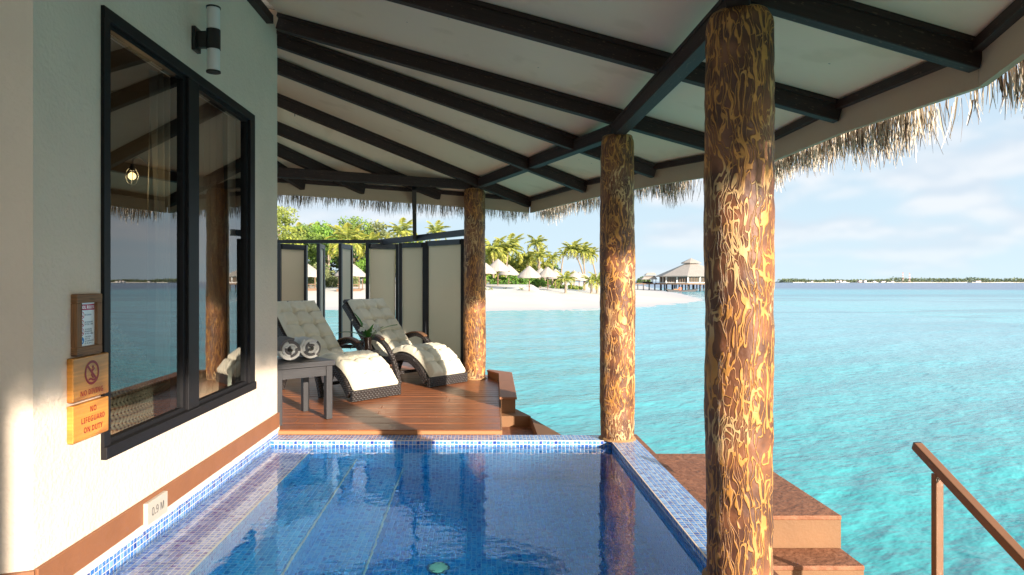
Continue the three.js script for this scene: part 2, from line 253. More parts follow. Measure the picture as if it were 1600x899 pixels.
// ---------------------------------------------------------------- the villa: walls, window, roof
const villa = thing('villa', 'cream stucco overwater villa with a black framed window and a beamed thatched veranda roof', 'villa', V(0, 0, 0));
const WX = -1.8;                                                   // the plane of the wall along the pool
const win = { d0: 3.228, d1: 5.38, y0: 0.504, y1: 2.659 };
part('wall', [
  box(-2.0, WX, -0.9, win.y0, 2.74, 6.02), box(-2.0, WX, win.y1, 3.61, 2.74, 6.02),
  box(-2.0, WX, win.y0, win.y1, 2.74, win.d0), box(-2.0, WX, win.y0, win.y1, win.d1, 6.02),
  slab([[WX, 2.74], [-2.003, 2.86], [-4.6, 1.86], [-4.6, 1.66]], -0.9, 3.55),
  box(-4.6, -2.0, -0.9, 3.55, 5.86, 6.02), box(-4.75, -4.6, -0.9, 3.55, 1.66, 6.02),
], M.stucco, villa);
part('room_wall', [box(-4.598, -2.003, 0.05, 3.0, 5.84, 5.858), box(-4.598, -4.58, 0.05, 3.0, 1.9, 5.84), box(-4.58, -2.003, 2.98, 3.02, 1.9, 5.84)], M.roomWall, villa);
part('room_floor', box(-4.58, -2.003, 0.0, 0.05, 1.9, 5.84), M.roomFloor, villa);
part('baseboard', [box(WX, WX + 0.018, 0.066, 0.193, 2.745, 6.03, 0.003)], M.brownPaint, villa);
part('baseboard', [bar(V(WX + 0.012, 0.12, 2.732), V(-3.9, 0.12, 1.925), 0.02, 0.146)], M.brownPaint, villa);
{ // rough line of white grout under the board
  const rg = rngOf(5), L = [];
  for (let d = 2.75; d < 6.0; d += 0.06) { const h = 0.036 + rg() * 0.02, w = 0.010 + rg() * 0.008; L.push(box(WX, WX + w, 0.024, 0.024 + h, d, d + 0.0605)); }
  part('grout_line', L, M.grout, villa);
}
{
  const w = new THREE.Group(); w.name = 'window'; villa.add(w);
  const f = 0.06, X0 = -1.90, X1 = -1.782;
  part('frame', [
    box(X0, X1, win.y1 - f, win.y1, win.d0, win.d1, 0.004), box(X0, X1 + 0.012, win.y0, win.y0 + f, win.d0, win.d1, 0.004),
    box(X0, X1 - 0.001, win.y0 + f, win.y1 - f, win.d0, win.d0 + 0.055), box(X0, X1 - 0.001, win.y0 + f, win.y1 - f, win.d1 - 0.105, win.d1),
  ], M.windowFrame, w);
  part('mullion', [box(X0, X1 - 0.002, win.y0 + f, win.y1 - f, 4.165, 4.318, 0.004)], M.windowFrame, w);
  for (const [a, b] of [[win.d0 + 0.055, 4.165], [4.318, win.d1 - 0.105]]) {
    part('sash', [box(-1.845, -1.805, win.y0 + f, win.y0 + f + 0.022, a, b), box(-1.845, -1.805, win.y1 - f - 0.022, win.y1 - f, a, b), box(-1.845, -1.805, win.y0 + f + 0.022, win.y1 - f - 0.022, a, a + 0.03), box(-1.845, -1.805, win.y0 + f + 0.022, win.y1 - f - 0.022, b - 0.035, b)], M.windowFrame, w);
    part('pane', quad(V(-1.822, win.y0 + f + 0.03, a + 0.025), V(-1.822, win.y0 + f + 0.03, b - 0.03), V(-1.822, win.y1 - f - 0.03, b - 0.03), V(-1.822, win.y1 - f - 0.03, a + 0.025)), M.pane, w);
  }
}
// rafters, by their lower edges: [x, y, d] at the eave, [x, y, d] inside
const RAFT = [
  [[0.75, 2.36, -2.9], [-2.9, 3.3, -1.9]],
  [[1.08, 2.36, -1.6], [-2.5, 3.3, -0.7]],
  [[1.42, 2.36, -0.1], [-2.1, 3.35, 0.7]],
  [[1.82, 2.35, 1.65], [-1.76, 3.40, 2.0]],
  [[2.28, 2.31, 3.13], [-1.76, 3.45, 3.05]],
  [[2.28, 2.36, 4.35], [-1.76, 3.47, 4.35]],
  [[2.30, 2.37, 5.85], [-1.71, 3.47, 5.76]],
  [[1.70, 2.36, 6.69], [-2.6, 3.67, 5.9]],
  [[1.193, 2.36, 7.81], [-2.63, 3.523, 6.09]],
  [[0.667, 2.36, 9.37], [-3.2, 3.64, 7.3]],
  [[-0.57, 2.46, 9.32], [-2.87, 3.212, 7.34]],
  [[-1.547, 2.49, 8.96], [-2.7, 2.942, 7.4]],
  [[-2.25, 2.50, 8.62], [-2.75, 2.86, 7.1]],
  [[-3.3, 2.50, 8.2], [-3.3, 2.88, 6.9]],
].map(([o, i]) => ({ o: V(...o), i: V(...i) }));
const RH = 0.135, up = (p, h) => p.clone().setY(p.y + h);
const edgeD = [];
function ruled(ai, ao, bo, bi, t) { const out = [], N = 8; for (let k = 0; k < N; k++) { const e = (p, q, s) => p.clone().lerp(q, s), A = e(ai, ao, k / N), B = e(ai, ao, (k + 1) / N), C = e(bi, bo, (k + 1) / N), D = e(bi, bo, k / N), mA = e(A, D, 0.5), mB = e(B, C, 0.5); for (const q of [[A, B, mB, mA], [mA, mB, C, D]]) { const m = quad(...q.map((p) => p)); const uv = m.attributes.uv, ps = m.attributes.position; for (let i = 0; i < uv.count; i++) uv.setXY(i, ps.getX(i), ps.getZ(i)); out.push(m); const m2 = m.clone(); m2.translate(0, t, 0); out.push(m2); } } return out; }
RAFT.forEach((r, k) => {
  const w = k === 6 || k === 9 ? 0.085 : 0.07;
  part('rafter', [bar(up(r.i, RH / 2), up(r.o, RH / 2), w, RH - 0.002, 0.006), bar(up(r.i, RH - 0.02), up(r.o.clone().lerp(r.i, 0.002), RH - 0.02), w + 0.03, 0.03)], M.beam, villa);
});
for (let k = 0; k + 1 < RAFT.length; k++) {
  const a = RAFT[k], b = RAFT[k + 1];
  part('ceiling_panel', ruled(up(a.i, RH), up(a.o, RH), up(b.o, RH), up(b.i, RH), 0.03), M.ceiling, villa);
  const ao = a.o.clone().add(a.o.clone().sub(a.i).normalize().multiplyScalar(0.12)), bo = b.o.clone().add(b.o.clone().sub(b.i).normalize().multiplyScalar(0.12));
  part('thatch_roof', thick(up(a.i, RH + 0.04), up(ao, RH + 0.04), up(bo, RH + 0.04), up(b.i, RH + 0.04), 0.24), M.thatchRoof, villa);
  // fascia board and the dark trim inside it
  const out = b.o.clone().sub(a.o).setY(0).normalize(), n = new THREE.Vector3(out.z, 0, -out.x); if (n.dot(a.o.clone().sub(a.i)) < 0) n.negate();
  const fa = a.o.clone().addScaledVector(n, 0.018), fb = b.o.clone().addScaledVector(n, 0.018);
  part('fascia', [bar(up(fa, 0.035), up(fb, 0.035), 0.032, 0.205)], M.fascia, villa);
  const ta = a.o.clone().addScaledVector(n, -0.02), tb = b.o.clone().addScaledVector(n, -0.02);
  part('eave_trim', [bar(up(ta, RH - 0.028), up(tb, RH - 0.028), 0.045, 0.05)], M.beam, villa);
  edgeD.push([fa, fb, n, k]);
}
part('wall_plate', [bar(V(-1.772, 3.535, 2.7), V(-1.772, 3.545, 5.72), 0.06, 0.07)], M.beam, villa);
{
  const A = V(-0.09, 2.645, 9.2), B = V(1.17, 2.645, 5.87), C = V(1.17, 2.61, 3.1);
  for (const [a, b] of [[A, V(-3.6, 2.645, 7.56)], [A, B], [B, C], [C, V(0.2, 2.62, 0.75)]]) {
    part('beam', [bar(a, b, 0.10, 0.115, 0.006), bar(up(a, 0.046), up(b, 0.046), 0.112, 0.022)], M.beam, villa);
  }
}
{ // hanging thatch along the eave
  const rg = rngOf(77), pos = [], col = [], nor = [];
  const put = (p, side, w, dir, len, bend, c) => {
    const q = p.clone().addScaledVector(dir, len * 0.55), t = p.clone().addScaledVector(dir, len).addScaledVector(bend, len * 0.22);
    const s = side.clone().multiplyScalar(w), s2 = s.clone().multiplyScalar(0.85), s3 = s.clone().multiplyScalar(0.3);
    const a = p.clone().add(s), b = p.clone().sub(s), e = q.clone().add(s2), f = q.clone().sub(s2), g = t.clone().add(s3), h = t.clone().sub(s3);
    for (const v of [a, b, f, a, f, e, e, f, h, e, h, g]) { pos.push(v.x, v.y, v.z); col.push(...c); }
  };
  for (const [a, b, n, k] of edgeD) {
    const L = a.distanceTo(b), near = k >= 3 && k <= 6, N = Math.floor(L * (k < 3 ? 500 : near ? 640 : 420));
    for (let i = 0; i < N; i++) {
      const t = rg(), cl = wnoise((k * 7 + t * L) * 3.2, k, 3, 3), cl2 = wnoise((k * 7 + t * L) * 1.1 + 9, 2.5, 8, 2);
      if (k >= 4 && k <= 6 && cl2 < 0.40 && rg() < 0.85) continue;
      const p = a.clone().lerp(b, t).addScaledVector(n, 0.03 + rg() * 0.17);
      p.y += 0.0 + rg() * 0.10 - 0.06;
      const long = near ? 0.08 + 0.20 * cl * (0.4 + rg()) : k < 3 ? 0.14 : 0.07 + 0.14 * cl * (0.5 + rg());
      const dir = new THREE.Vector3((rg() - 0.5) * 0.34, -1, (rg() - 0.5) * 0.34).addScaledVector(n, 0.05).normalize();
      const ang = rg() * Math.PI, side = new THREE.Vector3(Math.cos(ang), 0, Math.sin(ang));
      const v = rg(), c = v < 0.24 ? [0.10, 0.065, 0.045] : v < 0.62 ? mul3([0.40, 0.31, 0.21], 0.6 + rg() * 0.6) : mul3([0.64, 0.55, 0.44], 0.75 + rg() * 0.5);
      put(p, side, 0.0017 + rg() * 0.0028, dir, long, new THREE.Vector3(rg() - 0.5, -0.2, rg() - 0.5), c);
    }
  }
  const g = new THREE.BufferGeometry();
  g.setAttribute('position', new THREE.BufferAttribute(new Float32Array(pos), 3)); g.setAttribute('color', new THREE.BufferAttribute(new Float32Array(col), 3)); g.computeVertexNormals();
  g.setAttribute('uv', new THREE.BufferAttribute(new Float32Array(pos.length / 3 * 2), 2));
  const m = part('thatch_fringe', g, M.thatch, villa); m.userData.kind = 'stuff';
}

// ---------------------------------------------------------------- pillars: carved looking trunks
function pillar(x, d, y0, y1, seed, label) {
  const p = thing('pillar', label, 'pillar', V(x, y0, d), 'carved brown pillars of the veranda');
  const H = y1 - y0, NU = 72, NV = 150, R = 0.146, pos = [], uv = [], idx = [], rg = rngOf(seed), o1 = rg(), o2 = rg();
  for (let j = 0; j <= NV; j++) for (let i = 0; i <= NU; i++) {
    const u = i / NU, v = j / NV, a = u * Math.PI * 2;
    let r = R + 0.012 * (fbm(u, v, 4, 7, seed, 3) - 0.5) + 0.008 * (fbm(u, v, 12, 40, seed + 5, 2) - 0.5) + 0.005 * Math.sin(v * 5 + seed);
    if (v > 0.985) r *= 1 - 0.12 * (v - 0.985) / 0.015;
    pos.push(Math.cos(a) * r, v * H, Math.sin(a) * r); uv.push(u + o1, v * H / 2.05 + o2);
  }
  for (let j = 0; j < NV; j++) for (let i = 0; i < NU; i++) { const a = j * (NU + 1) + i, b = a + NU + 1; idx.push(a, b, a + 1, a + 1, b, b + 1); }
  const g = new THREE.BufferGeometry(); g.setAttribute('position', new THREE.Float32BufferAttribute(pos, 3)); g.setAttribute('uv', new THREE.Float32BufferAttribute(uv, 2)); g.setIndex(idx); g.computeVertexNormals();
  part('shaft', g, M.pillar, p);
  part('cap', cyl(R * 0.9, R * 0.85, 0.012, 40, 0, H - 0.006, 0), M.pillarFoot, p);
  const fg = new THREE.LatheGeometry([[0.158, 0], [0.156, 0.008], [0.150, 0.014], [0.140, 0.022]].map(([a, b]) => new THREE.Vector2(a, b)), 40);
  const fp = fg.attributes.position; for (let i = 0; i < fp.count; i++) { const k = 1 + 0.10 * (wnoise(fp.getX(i) * 30 + 50, fp.getZ(i) * 30 + 50, seed) - 0.5); fp.setX(i, fp.getX(i) * k); fp.setZ(i, fp.getZ(i) * k); }
  fg.computeVertexNormals(); part('foot', fg, M.pillarFoot, p);
  return p;
}
pillar(1.17, 3.1, 0.0, 2.555, 11, 'nearest and widest brown pillar, standing on the right pool edge in front of the steps');
pillar(1.17, 5.87, 0.0, 2.59, 12, 'middle brown pillar at the far right corner of the pool');
pillar(-0.09, 9.2, 0.04, 2.59, 13, 'farthest brown pillar, on the timber deck behind the second sun lounger');

// ---------------------------------------------------------------- the pool
const PX1 = 1.10, PD1 = 5.785, PD0 = 1.5;
const pool = thing('plunge_pool', 'rectangular plunge pool lined with blue glass mosaic beside the villa wall', 'pool', V(0, 0, 0));
part('coping', [box(WX + 0.012, PX1, -0.05, 0, PD1 + 0.002, 6.004, 0.004)], M.mosaic, pool);
part('coping', [box(PX1 + 0.002, 1.33, -0.05, 0, PD0, 6.004, 0.004)], M.mosaic, pool);
part('pool_wall', [box(WX + 0.012, PX1, -0.115, -0.0505, PD1 + 0.0045, 5.99), box(PX1 + 0.0045, 1.32, -0.115, -0.0505, PD0, PD1 + 0.004)], M.mosaic, pool);
part('pool_wall', [box(WX + 0.012, PX1, -1.25, -0.1155, PD1 + 0.0045, 5.99), box(PX1 + 0.0045, 1.32, -1.25, -0.1155, PD0, PD1 + 0.004)], M.mosaicDeep, pool);
part('pool_wall', [box(WX + 0.001, WX + 0.012, -0.13, 0.024, PD0, PD1 + 0.24)], M.mosaic, pool);
part('pool_wall', [box(WX, PX1, -1.25, -0.001, PD0 - 0.2, PD0)], M.mosaic, pool);
part('grout_edge', [box(WX + 0.02, PX1, -0.0035, 0.0012, PD1 - 0.002, PD1 + 0.005), box(PX1 - 0.002, PX1 + 0.005, -0.0035, 0.0012, PD0, PD1 - 0.002)], M.grout, pool);
const LEDGE = [[WX + 0.012, -1.43, -0.125, 'mosaicLedge'], [-1.43, -1.05, -0.42, 'mosaicDeep'], [-1.05, -0.66, -0.68, 'mosaicDeep']];
for (const [a, b, y, m] of LEDGE) {
  part('step', [box(a, b - 0.008, -1.22, y, PD0, PD1)], M[m], pool);
  part('edge_trim', [box(b - 0.008, b, -1.22, y + 0.002, PD0, PD1)], M.mosaicDeep, pool);
  part('edge_line', [box(b - 0.010, b + 0.003, y - 0.006, y + 0.0045, PD0, PD1, 0.003)], M.edgeLine, pool);
}
part('pool_floor', [box(-0.66, PX1 + 0.0045, -1.25, -0.95, PD0, PD1)], M.mosaicDeep, pool);
{
  const lp = new THREE.Group(); lp.name = 'pool_light'; lp.position.copy(V(-0.265, -0.945, 4.2)); pool.add(lp);
  part('lens', new THREE.SphereGeometry(0.062, 20, 10, 0, Math.PI * 2, 0, Math.PI / 2).scale(1, 0.4, 1), std({ color: rgb(0.95, 0.88, 0.50), roughness: 0.3 }), lp);
  part('ring', new THREE.TorusGeometry(0.066, 0.009, 8, 28).rotateX(Math.PI / 2), M.chrome, lp);
}
structure('pool_water', box(WX + 0.005, PX1 + 0.01, -1.2, -0.053, PD0 - 0.05, PD1 + 0.02), M.poolWater, 'clear blue pool water reflecting the roof and pillars');

// ---------------------------------------------------------------- the timber deck: every plank a part
const deck = structure('timber_deck', slab([[-4.6, 6.1], [0.13, 6.1], [0.17, 9.2], [-1.45, 11.35], [-4.6, 11.35]], -0.12, 0.004), M.brownPaint, 'reddish brown timber deck beyond the pool');
{
  const rg = rngOf(31), right = (d) => d < 9.4 ? 0.168 + (d - 6.02) * 0.021 : 0.239 - (d - 9.4) * 0.84;
  let k = 0;
  for (let d = 6.024; d < 11.3; d += 0.145, k++) {
    const e = d + 0.1395, y = 0.0395 + (rg() - 0.5) * 0.003;
    const cut = k % 3 === 0 ? null : -2.4 + rg() * 2.1;
    const runs = cut === null ? [[-4.6, null]] : [[-4.6, cut - 0.002], [cut + 0.002, null]];
    for (const [a, b] of runs) {
      const o = b === null ? [[a, d], [right(d), d], [right(e), e], [a, e]] : [[a, d], [b, d], [b, e], [a, e]];
      const g = slab(o, 0.006, y, 0.003), uo = rg() * 5; const uva = g.attributes.uv; for (let i = 0; i < uva.count; i++) uva.setXY(i, uva.getX(i) + uo, uva.getY(i) + uo * 0.7);
      part('plank', g, M.plank[Math.floor(rg() * 3)], deck);
    }
  }
  part('skirting', [box(-1.79, 0.17, 0.001, 0.033, 6.0055, 6.021, 0.003)], M.skirt, deck);
  part('edge_board', [bar(V(0.178, -0.03, 6.02), V(0.25, -0.03, 9.38), 0.014, 0.13)], M.skirt, deck);
}
const pd = structure('near_deck', slab([[-4.6, -3.2], [1.6, -3.2], [1.33, 1.3], [-4.6, 1.3]], -0.12, 0.0), M.brownPaint, 'brown timber deck at the near end of the pool');
{
  const curb = thing('deck_kerb', 'low brown painted kerb along the open corner of the deck', 'kerb', V(0, 0, 0));
  part('kerb_top', slab([[0.19, 7.07], [0.37, 7.07], [0.406, 9.02], [0.10, 9.33], [0.075, 9.25], [0.226, 8.92]], 0.125, 0.15, 0.004), M.brownPaint, curb);
  part('kerb_side', slab([[0.205, 7.085], [0.355, 7.085], [0.39, 9.02], [0.10, 9.30], [0.085, 9.26], [0.235, 8.92]], -0.5, 0.125), M.stair, curb);
  const ds = thing('landing', 'small brown landing in shade between the deck and the far pool edge', 'step', V(0, 0, 0));
  part('tread', slab([[0.187, 6.03], [0.50, 6.03], [0.50, 6.9], [0.187, 6.9]], -0.16, -0.12), M.rough, ds);
  part('back_wall', slab([[0.2, 6.9], [0.50, 6.9], [0.375, 7.28], [0.2, 7.28]], -0.6, -0.012), M.stair, ds);
  part('side_wall', slab([[0.502, 6.03], [0.735, 6.03], [0.385, 7.28], [0.36, 7.28], [0.502, 6.86]], -0.6, -0.02), M.stair, ds);
  part('chock', slab([[0.187, 6.03], [0.31, 6.03], [0.187, 6.28]], -0.119, -0.085), M.stair, ds);
}
// outer side of the pool and the steps down to the sea
solo('pool_shell', [box(1.331, 1.375, -1.9, -0.006, 1.3, 6.06), box(0.735, 1.331, -1.9, -0.052, 6.006, 6.06), box(-4.6, 1.331, -1.9, -0.06, 6.0, 6.0035)], M.rough, 'brown rendered outer wall along the right edge of the pool', 'wall');
{
  const st = thing('sea_steps', 'brown concrete platform and steps going down to the sea behind the nearest pillar', 'steps', V(0, 0, 0));
  const P = [[4.37, 5.95, -0.15, 2.31], [4.09, 4.37, -0.355, 2.30], [3.81, 4.09, -0.56, 2.30], [3.53, 3.81, -0.765, 2.30], [3.25, 3.53, -0.97, 2.30], [2.97, 3.25, -1.175, 2.30]];
  P.forEach(([d0, d1, y, x], k) => {
    const s = new THREE.Group(); s.name = 'step'; st.add(s);
    const g = box(1.379, x, y - 0.03, y, d0, d1 - (k ? 0.002 : 0), 0.008); part('tread', g, M.rough, s);
    part('riser', box(1.379, x - 0.004, -1.9, y - 0.03, d0 + 0.006, d1 - 0.002), M.stair, s);
  });
  const r = thing('handrail', 'brown square metal handrail sloping down to the right over the sea', 'handrail', V(0, 0, 0));
  const a = V(2.31, 0.478, 3.62), b = V(2.31, -0.62, 1.12), n = (t) => a.clone().lerp(b, t);
  part('rail', [bar(a, b, 0.046, 0.046, 0.006)], M.rail, r);
  part('end_cap', [bar(n(-0.002), n(0.0015), 0.04, 0.04)], M.blackMetal, r);
  part('post', [box(2.29, 2.33, -1.6, 0.375, 3.437, 3.477, 0.005)], M.rail, r);
  part('post', [box(2.29, 2.33, -1.9, -0.44, 1.45, 1.49, 0.005)], M.rail, r);
}

{ // the neighbouring wing behind the photographer, whose corner throws the shade on the left wall
  const g = thing('neighbour_wall', 'cream privacy wall of the villa behind the near end of the pool', 'wall', V(0, 0, 0));
  part('wall', [box(-4.6, 1.36, -0.9, 3.1, -2.45, -2.25)], M.stucco, g);
  part('baseboard', [box(-4.6, 1.361, 0.02, 0.15, -2.249, -2.235)], M.brownPaint, g);
}

// ---------------------------------------------------------------- signs and lamp on the wall
function canvasTex(w, h, draw) { const c = document.createElement('canvas'); c.width = w; c.height = h; const x = c.getContext('2d'); draw(x, w, h); const t = new THREE.CanvasTexture(c); t.colorSpace = THREE.SRGBColorSpace; t.magFilter = THREE.LinearFilter; return t; }
const face = (w, h, x, y, d) => { const g = new THREE.PlaneGeometry(w, h); g.rotateY(Math.PI / 2); g.translate(x, y, -d); return g; };
const noSign = (x, cx, cy, r, lw) => { x.lineWidth = lw; x.beginPath(); x.arc(cx, cy, r, 0, 7); x.stroke(); x.beginPath(); x.moveTo(cx - r * 0.7, cy - r * 0.7); x.lineTo(cx + r * 0.7, cy + r * 0.7); x.stroke(); };
function glyphDiver(x, cx, cy, s) { x.beginPath(); x.arc(cx + s * 0.12, cy - s * 0.55, s * 0.13, 0, 7); x.fill(); x.lineWidth = s * 0.15; x.beginPath(); x.moveTo(cx + s * 0.1, cy - s * 0.35); x.lineTo(cx - s * 0.08, cy + s * 0.1); x.lineTo(cx + s * 0.2, cy + s * 0.42); x.moveTo(cx + s * 0.05, cy - s * 0.25); x.lineTo(cx + s * 0.38, cy - s * 0.42); x.moveTo(cx - s * 0.5, cy + s * 0.5); x.quadraticCurveTo(cx - s * 0.2, cy + s * 0.36, cx, cy + s * 0.5); x.quadraticCurveTo(cx + s * 0.25, cy + s * 0.62, cx + s * 0.5, cy + s * 0.48); x.stroke(); }
const SX = WX + 0.03;
{
  const woodUV = (g, o) => { const a = g.attributes.uv; for (let i = 0; i < a.count; i++) a.setXY(i, a.getX(i) + o, a.getY(i) * 1 + o); return g; };
  const s1 = thing('no_diving_sign', 'varnished wooden plaque with a red no diving symbol and the words NO DIVING', 'sign', V(0, 0, 0), 'wooden pool plaques');
  part('board', [woodUV(box(WX, SX, 0.821, 1.014, 2.96, 3.244, 0.006), 0.13)], M.signWood, s1);
  part('print', face(0.25, 0.18, SX + 0.0012, 0.917, 3.102), std({ map: canvasTex(512, 384, (x, w, h) => { x.clearRect(0, 0, w, h); x.fillStyle = x.strokeStyle = '#8f0f16'; noSign(x, 256, 150, 105, 24); x.lineWidth = 6; glyphDiver(x, 256, 160, 115); x.font = 'bold 70px sans-serif'; x.textAlign = 'center'; x.fillText('NO DIVING', 256, 356); }), transparent: true, alphaTest: 0.4, roughness: 0.4 }), s1);
  const s2 = thing('no_lifeguard_sign', 'varnished wooden plaque reading NO LIFEGUARD ON DUTY, lowest on the wall', 'sign', V(0, 0, 0), 'wooden pool plaques');
  part('board', [woodUV(box(WX, SX, 0.641, 0.807, 2.96, 3.244, 0.006), 0.31)], M.signWood, s2);
  part('print', face(0.25, 0.16, SX + 0.0012, 0.724, 3.112), std({ map: canvasTex(512, 328, (x, w, h) => { x.fillStyle = '#8f0f16'; x.font = 'bold 72px sans-serif'; x.textAlign = 'center'; x.fillText('NO', 256, 90); x.fillText('LIFEGUARD', 256, 180); x.fillText('ON DUTY', 256, 270); }), transparent: true, alphaTest: 0.4, roughness: 0.4 }), s2);
  const s3 = thing('pool_rules_sign', 'printed pool rules in a worn wooden frame above the two plaques', 'sign', V(0, 0, 0));
  const y0 = 1.019, y1 = 1.294, d0 = 2.99, d1 = 3.19, t = 0.04;
  part('frame', [woodUV(box(WX, SX, y1 - t, y1, d0, d1, 0.004), 0.1)], M.oldWood, s3); part('frame', [woodUV(box(WX, SX, y0, y0 + t, d0, d1, 0.004), 0.2)], M.oldWood, s3);
  part('frame', [woodUV(uvm(box(WX, SX - 0.001, y0 + t, y1 - t, d0, d0 + t, 0.003), 0.1, true), 0.37)], M.oldWood, s3); part('frame', [woodUV(uvm(box(WX, SX - 0.001, y0 + t, y1 - t, d1 - t, d1, 0.003), 0.1, true), 0.6)], M.oldWood, s3);
  part('notice', face(d1 - d0 - 2 * t + 0.004, y1 - y0 - 2 * t + 0.004, WX + 0.014, (y0 + y1) / 2, (d0 + d1) / 2), std({ roughness: 0.25, map: canvasTex(384, 624, (x, w, h) => {
    x.fillStyle = '#e9ecec'; x.fillRect(0, 0, w, h); x.fillStyle = '#b02a4c'; x.fillRect(8, 28, w - 16, 84); x.fillStyle = '#fff'; x.font = 'bold 60px sans-serif'; x.textAlign = 'center'; x.fillText('POOL RULES', w / 2, 92, w - 30);
    const L = [['NO DIVING'], ['NO RUNNING', 'IN POOL AREA'], ['GLASSWARE', 'PROHIBITED', 'IN POOL AREA'], ['CHILDREN', 'MUST BE', 'ACCOMPANIED', 'BY AN ADULT']];
    L.forEach((rows, k) => { const y = 180 + k * 118; if (k < 3) { x.strokeStyle = '#c02038'; x.fillStyle = '#222'; x.beginPath(); x.arc(78, y - 20, 10, 0, 7); x.fill(); x.fillRect(70, y - 8, 16, 34); noSign(x, 78, y, 46, 11); } else { x.fillStyle = '#1d6fb0'; x.beginPath(); x.arc(78, y + 4, 50, 0, 7); x.fill(); x.fillStyle = '#fff'; x.beginPath(); x.arc(70, y - 20, 10, 0, 7); x.fill(); x.fillRect(62, y - 6, 16, 36); x.fillRect(86, y + 4, 12, 26); }
      x.fillStyle = '#1f2b36'; x.font = 'bold 30px sans-serif'; x.textAlign = 'left'; rows.forEach((r, i) => x.fillText(r, 142, y + 10 - (rows.length - 1) * 15 + i * 31, 230)); });
  }) }), s3);
  const s4 = thing('depth_marker', 'small white depth tile marked 0.9 M on the skirting above the pool', 'depth marker', V(0, 0, 0));
  part('tile', [box(WX + 0.0, WX + 0.04, 0.058, 0.176, 3.60, 3.832, 0.004)], std({ color: rgb(0.47, 0.42, 0.36), roughness: 0.5 }), s4);
  part('print', face(0.2, 0.1, WX + 0.0412, 0.117, 3.716), std({ map: canvasTex(512, 256, (x, w, h) => { x.strokeStyle = '#2b2b30'; x.fillStyle = '#2b2b30'; x.font = '150px sans-serif'; x.textAlign = 'center'; x.fillText('0.9 M', 256, 180, 440); }), transparent: true, alphaTest: 0.4, roughness: 0.5 }), s4);
}
{
  const l = thing('wall_lamp', 'black wall lamp with two frosted glass tubes, up and down, above the window', 'wall lamp', V(-1.68, 2.865, 4.28));
  part('backplate', [box(-0.12, -0.095, -0.075, 0.075, -0.045, 0.045, 0.004)], M.blackMetal, l);
  part('arm', [box(-0.096, -0.02, -0.05, 0.05, -0.022, 0.022, 0.004)], M.blackMetal, l);
  part('collar', cyl(0.043, 0.043, 0.125, 28, 0, -0.062, 0), M.blackMetal, l);
  for (const s of [-1, 1]) {
    part('glass_tube', (() => { const g = new THREE.CylinderGeometry(0.039, 0.039, 0.135, 28, 1, true); g.translate(0, s * 0.1295, 0); return g; })(), M.frostGlass, l);
    part('end_cap', cyl(0.044, 0.044, 0.009, 28, 0, s * 0.201 - 0.0045, 0), M.blackMetal, l);
  }
  part('bulb', new THREE.SphereGeometry(0.018, 12, 10).translate(0, -0.1, 0), std({ color: rgb(0.75, 0.45, 0.2), roughness: 0.4 }), l);
}

